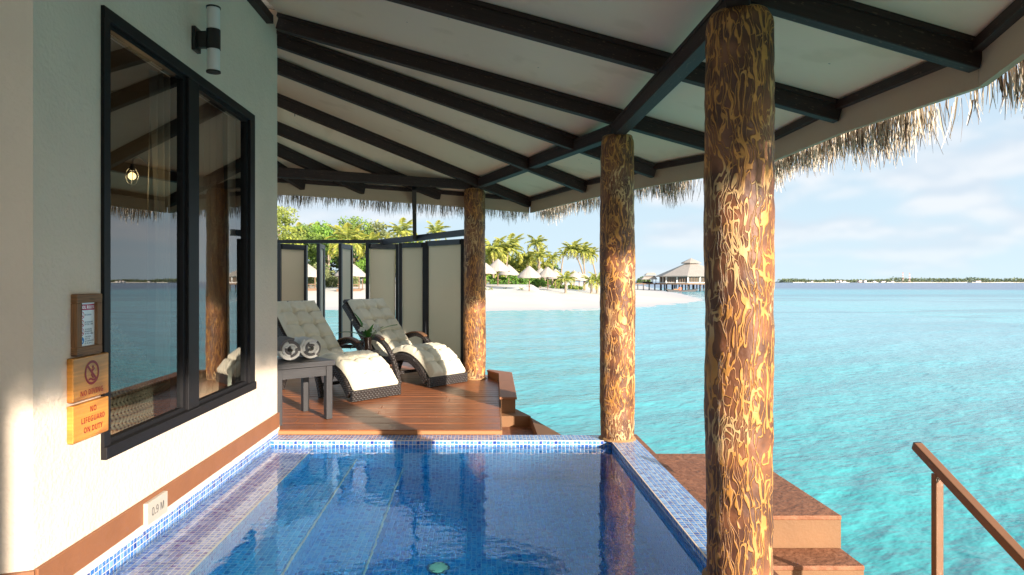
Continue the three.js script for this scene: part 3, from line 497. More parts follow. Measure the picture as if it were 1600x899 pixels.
// ---------------------------------------------------------------- inside the room, seen through the panes
{
  const curtain = (name, x, d0, d1, y0, y1, waves, col, label, pinch) => {
    const NU = 90, NV = 40, pos = [], idx = [], rg = rngOf(waves);
    for (let j = 0; j <= NV; j++) for (let i = 0; i <= NU; i++) { const u = i / NU, v = j / NV, y = lerp(y0, y1, v); const q = pinch ? 1 - 0.5 * Math.exp(-Math.pow((y - 0.95) / 0.3, 2)) : 1; const dd = d0 + (d1 - d0) * (pinch ? 1 - (1 - u) * q : u); pos.push(x + 0.045 * Math.sin(u * waves * 6.283 + 0.6 * Math.sin(v * 4)) + 0.01 * Math.sin(u * 31 + v * 3), y, -dd); }
    for (let j = 0; j < NV; j++) for (let i = 0; i < NU; i++) { const a = j * (NU + 1) + i, b = a + NU + 1; idx.push(a, a + 1, b, a + 1, b + 1, b); }
    const g = new THREE.BufferGeometry(); g.setAttribute('position', new THREE.Float32BufferAttribute(pos, 3)); g.setIndex(idx); g.computeVertexNormals();
    return solo(name, g, phys({ color: rgb(...col), roughness: 0.9, transmission: 0.3, thickness: 0, side: THREE.DoubleSide }), label, 'curtain');
  };
  curtain('curtain', -2.2, 5.15, 5.8, 0.06, 2.9, 5, [0.78, 0.44, 0.27], 'tan curtain tied back behind the right window pane', true);
  curtain('curtain', -2.42, 5.0, 5.5, 0.06, 2.9, 6, [0.30, 0.26, 0.21], 'pale curtain hanging behind the middle of the window', false);
  const c = thing('wicker_armchair', 'big woven wicker lounge chair inside the room behind the left pane', 'chair', V(0, 0, 0));
  { // woven shell: rows of plaited strands
    const rows = 34, top = (d) => 0.60 + 0.56 * (1 - sstep(4.1, 5.2, d)), stitch = [];
        for (let r = 0; r < rows; r++) for (let k = 0; k < 46; k++) {
      const d = 3.5 + k * 0.042, y = 0.1 + r * 0.033; if (y > top(d)) continue;
      const x = -2.36 + 0.12 * Math.cos((d - 4.5) * 1.6) - 0.1 * y;
      const g = new THREE.SphereGeometry(1, 7, 5); g.scale(0.012, 0.0125, 0.031); g.rotateX(r % 2 ? 0.6 : -0.6); g.translate(x, y, -d); stitch.push(g);
    }
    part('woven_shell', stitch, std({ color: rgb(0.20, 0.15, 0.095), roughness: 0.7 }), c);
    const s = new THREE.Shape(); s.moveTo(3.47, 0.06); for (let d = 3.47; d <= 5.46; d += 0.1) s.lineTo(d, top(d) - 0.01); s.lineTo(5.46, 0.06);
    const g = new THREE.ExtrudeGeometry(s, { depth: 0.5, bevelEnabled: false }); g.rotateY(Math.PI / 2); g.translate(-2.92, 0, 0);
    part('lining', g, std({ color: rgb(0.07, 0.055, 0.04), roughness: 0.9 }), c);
  }
  const w = thing('room_lamp', 'small lit bulb in a wire cage on a hook inside the room', 'lamp', V(-2.62, 2.14, 5.12));
  part('bulb', new THREE.SphereGeometry(0.035, 14, 12), std({ color: rgb(0.9, 0.6, 0.3), emissive: rgb(1, 0.62, 0.25), emissiveIntensity: 1.6 }), w);
  const wires = []; for (let k = 0; k < 6; k++) { const a = k / 6 * Math.PI * 2; wires.push(new THREE.TubeGeometry(new THREE.CatmullRomCurve3([[0.015, 0.09], [0.055, 0.04], [0.062, -0.01], [0.03, -0.075], [0, -0.085]].map(([r, y]) => new THREE.Vector3(Math.cos(a) * r, y, Math.sin(a) * r))), 10, 0.003, 4)); }
  part('cage', wires, M.blackMetal, w);
  part('socket', cyl(0.022, 0.014, 0.06, 12, 0, 0.05, 0), M.blackMetal, w); w.scale.setScalar(0.8);
  part('hook', new THREE.TubeGeometry(new THREE.CatmullRomCurve3([[0, 0.1, 0], [0.0, 0.17, -0.03], [0.0, 0.2, -0.12], [0, 0.16, -0.4], [0, 0.15, -0.725]].map((p) => new THREE.Vector3(...p))), 16, 0.01, 6), M.blackMetal, w);
  const pl = new THREE.PointLight(new THREE.Color(1, 0.65, 0.3), 0.15, 8, 2); pl.position.set(-2.62, 2.14, -5.12); pl.castShadow = true; scene.add(pl);
}

// ---------------------------------------------------------------- sun loungers
const pathL = spline([[0.825, 0.10], [0.70, 0.25], [0.52, 0.365], [0.32, 0.40], [0.12, 0.35], [-0.05, 0.315], [-0.2, 0.39], [-0.5, 0.69], [-0.83, 1.03]], 110);
function tufted(path, width, T, cols, seed) {
  const NS = path.length - 1, NT = 64, rg = rngOf(seed);
  let L = 0; const s = [0]; for (let i = 1; i <= NS; i++) { L += Math.hypot(path[i][0] - path[i - 1][0], path[i][1] - path[i - 1][1]); s.push(L); }
  const rows = Math.round(L / 0.215), ps = L / rows, pt = width / cols, pos = [], uv = [], idx = [];
  const P = (i, j, under) => {
    const p = path[Math.max(0, i - 1)], q = path[Math.min(NS, i + 1)], l = Math.hypot(q[0] - p[0], q[1] - p[1]), nx = (q[1] - p[1]) / l, ny = -(q[0] - p[0]) / l;
    const t = j / NT, w = (t - 0.5) * width, S = s[i];
    const es = Math.min(S, L - S), et = Math.min(t, 1 - t) * width, e = Math.min(1, Math.sqrt(Math.max(0, Math.min(es, et)) / 0.045));
    const fs = (S / ps) % 1, ft = (t * cols) % 1, ds = Math.min(fs, 1 - fs) * ps, dt = Math.min(ft, 1 - ft) * pt;
    const innerS = S > ps * 0.5 && S < L - ps * 0.5, innerT = t * cols > 0.5 && t * cols < cols - 0.5;
    const dent = innerS && innerT ? Math.exp(-(ds * ds + dt * dt) / (0.036 * 0.036)) : 0;
    const crease = Math.max(innerS ? Math.exp(-Math.pow(ds / 0.014, 2)) : 0, innerT ? 0.7 * Math.exp(-Math.pow(dt / 0.014, 2)) : 0);
    const wr = wnoise(S * 16 + seed * 7, w * 16 + 40, seed, 3) - 0.5, wr2 = wnoise(S * 40 + seed, w * 10, seed + 5, 2) - 0.5;
    const star = Math.exp(-(ds * ds + dt * dt) / (0.085 * 0.085)) * Math.sin(Math.atan2(dt, ds) * 4 + seed) * 0.006;
    let h = under ? 0.006 : 0.012 + (T - 0.012) * e * (1 - 0.58 * dent - 0.26 * crease) + (wr * 0.016 + wr2 * 0.010 + star * 1.5) * e;
    const wob = (1 + (wnoise(S * 5, j < NT / 2 ? 3 : 9, seed + 2, 2) - 0.5) * 0.05);
    return [path[i][0] + nx * h * -1 * -1, path[i][1] + ny * h, w * wob, S, w];
  };
  for (const under of [false, true]) {
    const o = pos.length / 3;
    for (let i = 0; i <= NS; i++) for (let j = 0; j <= NT; j++) { const p = P(i, j, under); pos.push(p[0], p[1], p[2]); uv.push(p[3], p[4]); }
    for (let i = 0; i < NS; i++) for (let j = 0; j < NT; j++) { const a = o + i * (NT + 1) + j, b = a + NT + 1; if (!under) idx.push(a, b, a + 1, a + 1, b, b + 1); else idx.push(a, a + 1, b, a + 1, b + 1, b); }
  }
  const g = new THREE.BufferGeometry(); g.setAttribute('position', new THREE.Float32BufferAttribute(pos, 3)); g.setAttribute('uv', new THREE.Float32BufferAttribute(uv, 2)); g.setIndex(idx); g.computeVertexNormals();
  return g;
}
function makeLounger(label) {
  const t = thing('sun_lounger', label, 'sun lounger', V(0, 0, 0), 'cushioned rattan sun loungers on the deck');
  for (const s of [-1, 1]) { const g = sideShape(band(pathL, 0.008, 0.10), 0.055, 0.008); g.translate(0, 0, s * 0.325); part('side_rail', uvm(g), M.rattan, t); }
  { const g = sideShape(band(pathL.slice(2, 108), 0.012, 0.045), 0.60); part('seat_panel', uvm(g), M.rattan, t); }
  part('foot_panel', [uvm(new RoundedBoxGeometry(0.05, 0.125, 0.70, 2, 0.012).translate(0.835, 0.063, 0))], M.rattan, t);
  part('head_rail', [uvm(new RoundedBoxGeometry(0.06, 0.075, 0.70, 2, 0.02).rotateZ(0.8).translate(-0.845, 1.02, 0))], M.rattan, t);
  const arm = spline([[0.34, 0.0], [0.29, 0.17], [0.19, 0.36], [0.05, 0.50], [-0.12, 0.565], [-0.28, 0.545], [-0.42, 0.48], [-0.50, 0.40]], 40);
  const cap = arm.slice(21, 35);
  for (const s of [-1, 1]) {
    const a = new THREE.Group(); a.name = 'armrest'; t.add(a);
    const g = sideShape(band(arm, -0.028, 0.028), 0.06, 0.008); g.translate(0, 0, s * 0.385); part('arm_frame', uvm(g), M.rattan, a);
    const h2 = sideShape(band(cap, -0.046, -0.024), 0.075, 0.008); h2.translate(0, 0, s * 0.385); part('wood_cap', uvm(h2), M.armWood, a);
    const l = sideShape(band(spline([[-0.30, 0.46], [-0.40, 0.25], [-0.52, 0.0]], 10), -0.025, 0.025), 0.05, 0.006); l.translate(0, 0, s * 0.35); part('rear_leg', uvm(l), M.rattan, t);
  }
  part('cross_bar', [bar(new THREE.Vector3(0.30, 0.14, -0.37), new THREE.Vector3(0.30, 0.14, 0.37), 0.035, 0.035), bar(new THREE.Vector3(-0.44, 0.16, -0.34), new THREE.Vector3(-0.44, 0.16, 0.34), 0.035, 0.035)], M.rattan, t);
  const c = part('cushion', tufted(pathL, 0.635, 0.088, 3, 4), M.cushion, t);
  for (const z of [-0.17, 0.17]) part('tie', [bar(new THREE.Vector3(-0.80, 1.05, z), new THREE.Vector3(-0.885, 1.03, z), 0.022, 0.012)], M.tie, c);
  for (const s of [-1, 1]) part('tie', [bar(new THREE.Vector3(-0.66, 0.84, s * 0.30), new THREE.Vector3(-0.64, 0.77, s * 0.37), 0.02, 0.008)], M.tie, c);
  return t;
}
const TURN = -Math.atan2(0.66, 0.75);
const L1 = makeLounger('cushioned rattan sun lounger on the left, behind the grey table with towels');
L1.position.copy(V(-1.80, 0.04, 8.20)); L1.rotation.y = TURN;
copyOf(L1, 'cushioned rattan sun lounger on the right, beside the farthest pillar', V(-1.05, 0.04, 9.22), TURN);

// ---------------------------------------------------------------- tables, towels, flowers
{
  const t = thing('side_table', 'low dark grey wooden table carrying two rolled towels by the wall corner', 'table', V(0, 0, 0));
  t.position.copy(V(-1.815, 0.04, 6.55)); t.rotation.y = Math.atan2(0.64, 0.77);
  const S = 0.25;
  part('table_top', [uvm(new RoundedBoxGeometry(0.60, 0.05, 0.60, 2, 0.005).translate(0, 0.535, 0))], M.tableWood, t);
  for (const [a, b] of [[-1, -1], [1, -1], [-1, 1], [1, 1]]) part('leg', [uvm(new RoundedBoxGeometry(0.062, 0.51, 0.062, 1, 0.004).translate(a * S, 0.255, b * S), a + b, true)], M.tableWood, t);
  for (const s of [-1, 1]) { part('apron', [uvm(new THREE.BoxGeometry(2 * S - 0.062, 0.095, 0.03).translate(0, 0.4625, s * S))], M.tableWood, t); part('apron', [uvm(new THREE.BoxGeometry(0.03, 0.095, 2 * S - 0.062).translate(s * S, 0.4625, 0))], M.tableWood, t); }
  // towels: spiral rolls of grey and white bands
  const roll = (label, pos, turn, L, flip) => {
    const g0 = thing('rolled_towel', label, 'towel', pos, 'rolled towels on the grey table'); g0.rotation.y = turn;
    const R = 0.116, turns = 3.2, N = 160, th = 0.029, white = [], grey = [], rg = rngOf(flip + 3);
    const pt = (k) => { const a = k / N * turns * 2 * Math.PI, r = R - th * 0.5 - (R - 0.030) * 0.95 * (k / N), w = 1 + 0.035 * Math.sin(a * 0.61 + flip * 2); return [Math.cos(a + 1.2 + flip) * r * w, Math.sin(a + 1.2 + flip) * r * 0.96]; };
    for (let k = 0, isG = flip === 0; k < N; isG = !isG) {
      const n = Math.min(N, k + (isG ? 13 : 21) + Math.floor(rg() * 5)), run = []; for (let q = k; q <= n; q++) run.push(pt(q));
      const g = new THREE.ExtrudeGeometry(new THREE.Shape(band(run, -th * 0.47, th * 0.47).map(([x, y]) => new THREE.Vector2(x, y))), { depth: L - 0.02 + (rg() - 0.5) * 0.016, bevelEnabled: true, bevelSize: 0.008, bevelOffset: -0.008, bevelThickness: 0.010, bevelSegments: 3, curveSegments: 1 });
      g.translate(0, 0, -L / 2 + 0.01); (isG ? grey : white).push(g); k = n;
    }
    part('white_band', white.map((g) => uvm(g)), M.towelWhite, g0); part('grey_band', grey.map((g) => uvm(g)), M.towelGrey, g0);
    return g0;
  };
  roll('rolled grey and white striped towel nearest the wall corner', V(-1.855, 0.04 + 0.56 + 0.112, 6.50), 0.52, 0.33, 0);
  roll('rolled grey and white striped towel at the right end of the table', V(-1.71, 0.04 + 0.56 + 0.112, 6.69), 0.52, 0.33, 1);
  const s = thing('drinks_table', 'small dark table between the two sun loungers, under the flower vase', 'table', V(-1.46, 0.04, 8.77));
  part('table_top', cyl(0.15, 0.15, 0.02, 28, 0, 0.40, 0), M.tableWood, s); part('stem', cyl(0.022, 0.022, 0.39, 14, 0, 0.012, 0), M.tableWood, s); part('base', cyl(0.13, 0.12, 0.014, 28, 0, 0, 0), M.tableWood, s);
  const v = thing('flower_vase', 'small brown vase of white flowers and green leaves between the loungers', 'vase', V(-1.46, 0.46, 8.77));
  part('vase', new THREE.LatheGeometry([[0, 0], [0.045, 0], [0.043, 0.02], [0.036, 0.05], [0.038, 0.09], [0.048, 0.135], [0.044, 0.137], [0.03, 0.09]].map(([a, b]) => new THREE.Vector2(a, b)), 24), std({ color: rgb(0.055, 0.022, 0.012), roughness: 0.22 }), v);
  const rg = rngOf(12); v.scale.setScalar(1.3);
  const blade = (len, wid, a, el, bend) => { // one pointed leaf
    const n = 8, pos = [], idx = []; let x = 0, y = 0, e = el; const c = [[0, 0]]; for (let i = 0; i < n; i++) { x += Math.cos(e) * len / n; y += Math.sin(e) * len / n; e -= bend / n; c.push([x, y]); }
    for (let i = 0; i <= n; i++) { const w = wid * Math.pow(Math.sin(Math.PI * (0.08 + 0.92 * i / n)), 0.8); for (const s2 of [-1, 0, 1]) pos.push(c[i][0], c[i][1] - (s2 ? 0 : wid * 0.3), s2 * w); }
    for (let i = 0; i < n; i++) for (const k of [0, 1]) { const p = i * 3 + k, q = p + 3; idx.push(p, p + 1, q, p + 1, q + 1, q); }
    const g = new THREE.BufferGeometry(); g.setAttribute('position', new THREE.Float32BufferAttribute(pos, 3)); g.setIndex(idx); g.rotateY(a); g.computeVertexNormals(); return g;
  };
  const lm = phys({ color: rgb(0.05, 0.22, 0.03), roughness: 0.5, transmission: 0.3, thickness: 0, side: THREE.DoubleSide }), wm = phys({ color: rgb(0.82, 0.80, 0.74), roughness: 0.6, transmission: 0.25, thickness: 0, side: THREE.DoubleSide });
  for (const [len, wid, a, el, b] of [[0.30, 0.016, 2.8, 1.25, 0.5], [0.20, 0.016, 0.4, 0.9, 0.6], [0.33, 0.017, 0.1, 0.75, 0.7], [0.34, 0.015, 3.0, 0.55, 0.9], [0.2, 0.018, -1.2, 1.0, 0.9], [0.21, 0.02, 3.6, -0.1, 0.9], [0.16, 0.02, 1.2, 1.1, 1], [0.18, 0.016, -2.2, 1.2, 0.6], [0.17, 0.016, -0.6, 1.3, 0.5]]) { const m = part('leaf', blade(len, wid * 1.5, a, el, b), lm, v); m.position.y = 0.12; }
  for (let k = 0; k < 8; k++) {
    const a = rg() * 6.28, r = 0.03 + rg() * 0.06, P = new THREE.Vector3(Math.cos(a) * r * 1.25, 0.19 + rg() * 0.075, Math.sin(a) * r);
    const pet = []; for (let i = 0; i < 5; i++) pet.push(blade(0.034, 0.014, i * 1.257 + k, 0.35, 0.5));
    const f = part('flower', pet, wm, v); f.position.copy(P); f.rotation.set(0.9 + (rg() - 0.5) * 0.9, 0, (rg() - 0.5) * 1.0);
    part('stalk', new THREE.TubeGeometry(new THREE.CatmullRomCurve3([new THREE.Vector3(0, 0.08, 0), P.clone().multiplyScalar(0.6).setY(0.14), P]), 6, 0.0022, 4), lm, v);
  }
}

// ---------------------------------------------------------------- folding privacy screens at the back of the deck
{
  const sc = thing('folding_screen', 'black framed folding screen with frosted panels standing at the back edge of the deck', 'screen', V(0, 0, 0));
  const panel = (x0, d0, x1, d1, y0, y1, fw, thin) => {
    const g = new THREE.Group(); g.name = 'screen_panel'; sc.add(g);
    const a = V(x0, 0, d0), b = V(x1, 0, d1), u = b.clone().sub(a).normalize(), at = (t, y) => a.clone().addScaledVector(u, t).setY(y), L = a.distanceTo(b), T = 0.05;
    part('frame', [bar(at(fw / 2, y0), at(fw / 2, y1), T, fw), bar(at(L - fw / 2, y0), at(L - fw / 2, y1), T, fw), bar(at(fw, y1 - fw / 2), at(L - fw, y1 - fw / 2), T - 0.004, fw), bar(at(fw, y0 + fw / 2), at(L - fw, y0 + fw / 2), T - 0.004, fw)].map((q) => q), M.screenFrame, g);
    part('infill', [bar(at(fw - 0.004, (y0 + y1) / 2), at(L - fw + 0.004, (y0 + y1) / 2), 0.008, y1 - y0 - 2 * fw + 0.008)], M.frost, g);
    return g;
  };
  panel(-3.19, 10.67, -2.864, 11.25, 0.34, 1.945, 0.085);
  panel(-2.55, 10.68, -2.60, 11.25, 0.34, 1.945, 0.07);
  panel(-2.215, 10.68, -2.14, 11.28, 0.34, 1.945, 0.075);
  panel(-1.84, 10.8, -1.325, 11.1, 0.10, 1.955, 0.085);
  panel(-1.285, 10.62, -0.835, 10.4, 0.10, 1.945, 0.075);
  panel(-0.825, 10.1, -0.235, 9.52, 0.10, 1.945, 0.075);
  part('top_rail', [bar(V(-4.4, 1.975, 10.7), V(-1.55, 1.99, 10.95), 0.06, 0.055)], M.screenFrame, sc);
  part('top_rail', [bar(V(-1.60, 1.985, 11.0), V(-0.2, 2.025, 9.40), 0.07, 0.085)], M.screenFrame, sc);
  part('bottom_rail', [bar(V(-4.4, 0.31, 10.72), V(-1.35, 0.31, 11.0), 0.06, 0.055)], M.screenFrame, sc);
  part('strut', [bar(V(-0.872, 2.56, 8.87), V(-1.00, 2.0, 10.25), 0.056, 0.05)], M.blackMetal, sc);
  part('foot_post', [box(-1.37, -1.31, 0.04, 0.34, 10.97, 11.03), box(-2.60, -2.55, 0.04, 0.34, 10.9, 10.95), box(-3.9, -3.85, 0.04, 0.34, 10.75, 10.8)], M.screenFrame, sc);
}

// ---------------------------------------------------------------- sea, beach
const SEA = -1.35;
const shoreD = (x) => x < 5 ? 63 + 0.25 * Math.max(0, -x - 5) + 3 * (wnoise(x * 0.05 + 40, 1, 3) - 0.5) : 63 + Math.pow((x - 5) / 29, 1.7) * 40;
const shoreX = (d) => d < 103 ? 1e3 : 34 + (d - 103) * 0.21 + 4 * (wnoise(d * 0.03, 4, 5) - 0.5);
const inland = (x, d) => { // metres in from the waterline, roughly
  const a = x < 34 ? (d - shoreD(x)) * (x > 8 ? 0.75 : 1) : -Math.max(6, (x - 34) * 0.9) + Math.max(0, d - 103) * 0.0;
  if (d < 103) return a;
  return Math.min(d - 60, shoreX(d) - x);
};
const sandY = (x, d) => { const s = inland(x, d); if (s < 0) return SEA + Math.max(-1.5, s * 0.05); const k = sstep(0, 38, s); return SEA + 0.012 * s + 1.5 * k * k * 0.55 + 0.95 * k + 0.12 * (wnoise(x * 0.12, d * 0.12, 6, 3) - 0.5) * sstep(3, 20, s); };
{
  const pos = [], col = [], idx = [], xs = [], ds = [];
  for (let x = -190; x <= 110; x += x > -45 && x < 62 ? 0.9 : 4) xs.push(x);
  for (let d = 52; d <= 420; d += d < 125 ? 0.8 : d < 220 ? 2.5 : 10) ds.push(d);
  for (const d of ds) for (const x of xs) {
    const s = inland(x, d), y = sandY(x, d); pos.push(x, y + 0.05 * (wnoise(x * 1.4, d * 1.4, 15, 3) - 0.5) * sstep(5, 14, s), -d);
    const n = wnoise(x * 0.35, d * 0.35, 9, 4), wet = 1 - sstep(0.5, 7 + 4 * n, s);
    let c = mul3([0.62, 0.58, 0.52], 0.88 + 0.16 * n); c = mix3(c, [0.50, 0.47, 0.47], wet * 0.85);
    const inn = sstep(34, 48, s) * sstep(0.40, 0.62, wnoise(x * 0.11, d * 0.11, 12, 3)); c = mix3(c, [0.30, 0.25, 0.15], inn * (x < 12 ? 0.8 : 0.25));
    col.push(...c);
  }
  const W = xs.length;
  for (let j = 0; j + 1 < ds.length; j++) for (let i = 0; i + 1 < W; i++) { const a = j * W + i, b = a + W; idx.push(a, a + 1, b, a + 1, b + 1, b); }
  const g = new THREE.BufferGeometry(); g.setAttribute('position', new THREE.Float32BufferAttribute(pos, 3)); g.setAttribute('color', new THREE.Float32BufferAttribute(col, 3)); g.setIndex(idx); g.computeVertexNormals();
  g.setAttribute('uv', new THREE.Float32BufferAttribute(new Float32Array(pos.length / 3 * 2), 2));
  structure('sand_beach', g, std({ vertexColors: true, roughness: 0.95 }), 'white sand beach across the lagoon');
}
{ // the lagoon: rings round the villa, with real waves near by and colour by depth
  const pos = [], col = [], uv = [], idx = [], A = [];
  for (let i = 0; i <= 420; i++) A.push(-0.95 + 1.85 * i / 420);            // the bearing of the view
  for (let i = 1; i < 50; i++) A.push(0.90 + (2 * Math.PI - 1.85) * i / 50);
  const R = []; for (let r = 1.2; r < 9500; r *= r < 90 ? 1.0125 : r < 400 ? 1.022 : 1.06) R.push(r);
  for (const r of R) for (const a of A) {
    const x = Math.sin(a) * r, d = Math.cos(a) * r, amp = 1 / (1 + Math.pow(r / 90, 2));
    const rot = x * 0.86 + d * 0.5, rot2 = -x * 0.5 + d * 0.86;
    let h = 0.075 * (wnoise(rot * 0.55, rot2 * 1.25, 41, 3) - 0.5) + 0.05 * (wnoise(rot * 1.5 + 7, rot2 * 3.2, 43, 2) - 0.5);
    h += 0.03 * Math.sin(rot2 * 1.9 + 5 * wnoise(x * 0.1, d * 0.1, 44, 2));
    pos.push(x, SEA + h * amp, -d); uv.push(x, d);
    // bed: turquoise near, sandy pale near the beach, darker coral patches and deep blue past the reef
    const s = inland(x, d), n = wnoise(x * 0.05, d * 0.07, 51, 4), n2 = wnoise(x * 0.012 + 9, d * 0.03, 53, 4), nf = wnoise(x * 0.4, d * 0.6, 55, 3);
    let c = mix3([0.062, 0.36, 0.372], [0.185, 0.46, 0.53], sstep(6, 42, r + 20 * (n - 0.5)));
    const pale = sstep(-26, -2, s) * (x < 60 ? 1 : 0) * (r < 330 ? 1 : 0); c = mix3(c, [0.16, 0.50, 0.55], pale * 0.8);
    c = mix3(c, [0.03, 0.26, 0.33], sstep(0.55, 0.70, n) * sstep(10, 30, r) * 0.25 * (1 - pale));
    const reef = sstep(90, 150, d + 40 * (n2 - 0.5)) ; if (x > 30) c = mix3(c, [0.04, 0.37, 0.46], reef);
    if (x > 14) c = mix3(c, [0.05, 0.20, 0.27], (sstep(0.54, 0.64, n2) * 0.5 + sstep(0.55, 0.66, wnoise(x * 0.045, d * 0.20, 59, 4)) * 0.55) * sstep(24, 60, d) * (1 - sstep(170, 240, d)) * sstep(14, 30, x));
    c = mix3(c, [0.006, 0.060, 0.20], sstep(225, 310, r + 60 * (n2 - 0.5)) * (s > -40 && x < 60 ? 0 : 1));
    const foam = s > -1.2 && s < 1.5 && d > 50 ? sstep(0.50, 0.66, wnoise(x * 0.5, d * 1.2, 58, 3)) : 0; c = mix3(c, [0.75, 0.8, 0.8], foam * 0.7);
    const st = wnoise(x * 1.3 + d * 0.4, d * 5.5, 57, 3) - 0.5, k = (0.95 + 0.10 * nf) * (1 + 0.20 * st / (1 + Math.pow(r / 45, 2))); col.push(c[0] * k, c[1] * k, c[2] * k);
  }
  const W = A.length;
  for (let j = 0; j + 1 < R.length; j++) for (let i = 0; i < W; i++) { const i2 = (i + 1) % W, a = j * W + i, b = a + W, c = j * W + i2, e = c + W; idx.push(a, c, b, c, e, b); }
  const g = new THREE.BufferGeometry(); g.setAttribute('position', new THREE.Float32BufferAttribute(pos, 3)); g.setAttribute('color', new THREE.Float32BufferAttribute(col, 3)); g.setAttribute('uv', new THREE.Float32BufferAttribute(uv, 2)); g.setIndex(idx); g.computeVertexNormals();
  const b = tex(1024, 1024, (u, v) => 0.55 * fbm(u, v, 9, 20, 231, 3) + 0.45 * fbm(u, v, 26, 50, 235, 3), false, 4.7, 4.7); b.rotation = 0.5;
  structure('lagoon_water', g, phys({ vertexColors: true, roughness: 0.16, specularIntensity: 0.65, ior: 1.33, bumpMap: b, bumpScale: 0.045 }), 'turquoise lagoon water');
}

// ---------------------------------------------------------------- plants on the beach
const at = (px, d) => { const x = (px - 752) / 1067 * d; return V(x, sandY(x, d) - 0.05, d); };
const hAt = (py, d) => 1.35 + (440 - py) / 1067 * d;                       // the height seen at row py from d metres
function leafGeo(rg, pts, size, cols) { // many small leaf faces round the given points [x, y, z, outward]
  const pos = [], col = [], nor = [];
  for (const p of pts) {
    const n = new THREE.Vector3(rg() - 0.5, rg() - 0.35, rg() - 0.5).normalize().lerp(p.out, 0.45).normalize(), t = new THREE.Vector3(rg() - 0.5, rg() - 0.5, rg() - 0.5).cross(n).normalize(), b = new THREE.Vector3().crossVectors(n, t);
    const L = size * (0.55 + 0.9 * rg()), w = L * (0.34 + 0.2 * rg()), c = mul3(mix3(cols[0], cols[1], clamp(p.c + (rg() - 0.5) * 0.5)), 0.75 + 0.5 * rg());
    const P = [[0, 0], [0.5, 1], [1, 0], [0.5, -1]].map(([a, e]) => new THREE.Vector3(p.x, p.y, p.z).addScaledVector(t, (a - 0.5) * L).addScaledVector(b, e * w * 0.5).addScaledVector(n, a === 0.5 ? 0 : -L * 0.12));
    for (const k of [0, 1, 2, 0, 2, 3]) { pos.push(P[k].x, P[k].y, P[k].z); col.push(...c); }
  }
  const g = new THREE.BufferGeometry(); g.setAttribute('position', new THREE.Float32BufferAttribute(pos, 3)); g.setAttribute('color', new THREE.Float32BufferAttribute(col, 3)); g.computeVertexNormals();
  g.setAttribute('uv', new THREE.Float32BufferAttribute(new Float32Array(pos.length / 3 * 2), 2)); return g;
}
function crownPts(rg, blobs, n) { // points on and in a set of lumps
  const out = [], tot = blobs.reduce((a, b) => a + b.r * b.r, 0);
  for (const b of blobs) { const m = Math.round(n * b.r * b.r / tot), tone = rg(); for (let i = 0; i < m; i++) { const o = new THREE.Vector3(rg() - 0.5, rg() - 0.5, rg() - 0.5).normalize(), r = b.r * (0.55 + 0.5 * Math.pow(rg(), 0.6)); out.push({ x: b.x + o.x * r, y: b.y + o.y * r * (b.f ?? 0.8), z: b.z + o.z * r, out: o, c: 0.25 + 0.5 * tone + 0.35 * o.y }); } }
  return out;
}
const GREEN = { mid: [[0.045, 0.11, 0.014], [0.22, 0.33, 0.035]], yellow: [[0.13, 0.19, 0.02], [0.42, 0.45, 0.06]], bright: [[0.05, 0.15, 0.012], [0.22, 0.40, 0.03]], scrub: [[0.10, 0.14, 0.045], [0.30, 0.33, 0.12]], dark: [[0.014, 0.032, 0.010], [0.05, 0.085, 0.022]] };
function tree(px, d, top, wpx, base, kind, label, seed, group = 'broad leaved trees behind the beach') {
  const p = at(px, d), rg = rngOf(seed), H = hAt(top, d) - p.y, Wd = wpx / 1067 * d, t = thing('tree', label, 'tree', p, group), blobs = [];
  const low = base ?? 0.28;
  for (let i = 0; i < 26; i++) { const v = Math.pow(rg(), 0.8), a = rg() * 6.283, y = H * (low + (0.9 - low) * v), rr = Wd * 0.5 * Math.sin(Math.PI * (0.22 + 0.68 * v)) * Math.sqrt(rg()) * 0.85; blobs.push({ x: Math.cos(a) * rr, y, z: Math.sin(a) * rr, r: Wd * (0.11 + 0.11 * rg()) }); }
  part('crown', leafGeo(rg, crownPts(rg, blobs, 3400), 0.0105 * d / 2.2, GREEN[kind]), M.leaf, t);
  const br = [new THREE.TubeGeometry(new THREE.CatmullRomCurve3([new THREE.Vector3(0, -0.2, 0), new THREE.Vector3(0.2, H * 0.3, 0.1), new THREE.Vector3(-0.1, H * 0.72, 0)]), 8, 0.16, 7)];
  for (let i = 0; i < 5; i++) { const b = blobs[i * 4]; br.push(new THREE.TubeGeometry(new THREE.CatmullRomCurve3([new THREE.Vector3(0.15, H * 0.26, 0.05), new THREE.Vector3(b.x * 0.4, lerp(H * 0.3, b.y, 0.55), b.z * 0.4), new THREE.Vector3(b.x, b.y, b.z)]), 6, 0.07, 5)); }
  part('trunk', br, M.trunk, t);
  return t;
}
function bush(px, d, top, wpx, kind, label, seed) {
  const p = at(px, d), rg = rngOf(seed), H = Math.max(0.5, hAt(top, d) - p.y), Wd = wpx / 1067 * d, t = thing('bush', label, 'bush', p, 'bushes along the top of the beach'), blobs = [];
  for (let i = 0; i < 16; i++) { const u = rg() - 0.5; blobs.push({ x: u * Wd, y: H * (0.15 + 0.6 * rg() * (1 - 1.4 * u * u)), z: (rg() - 0.5) * Wd * 0.4, r: H * (0.18 + 0.13 * rg()), f: 0.9 }); }
  part('foliage', leafGeo(rg, crownPts(rg, blobs, 1300), 0.0042 * d, GREEN[kind]), M.leaf, t);
  return t;
}
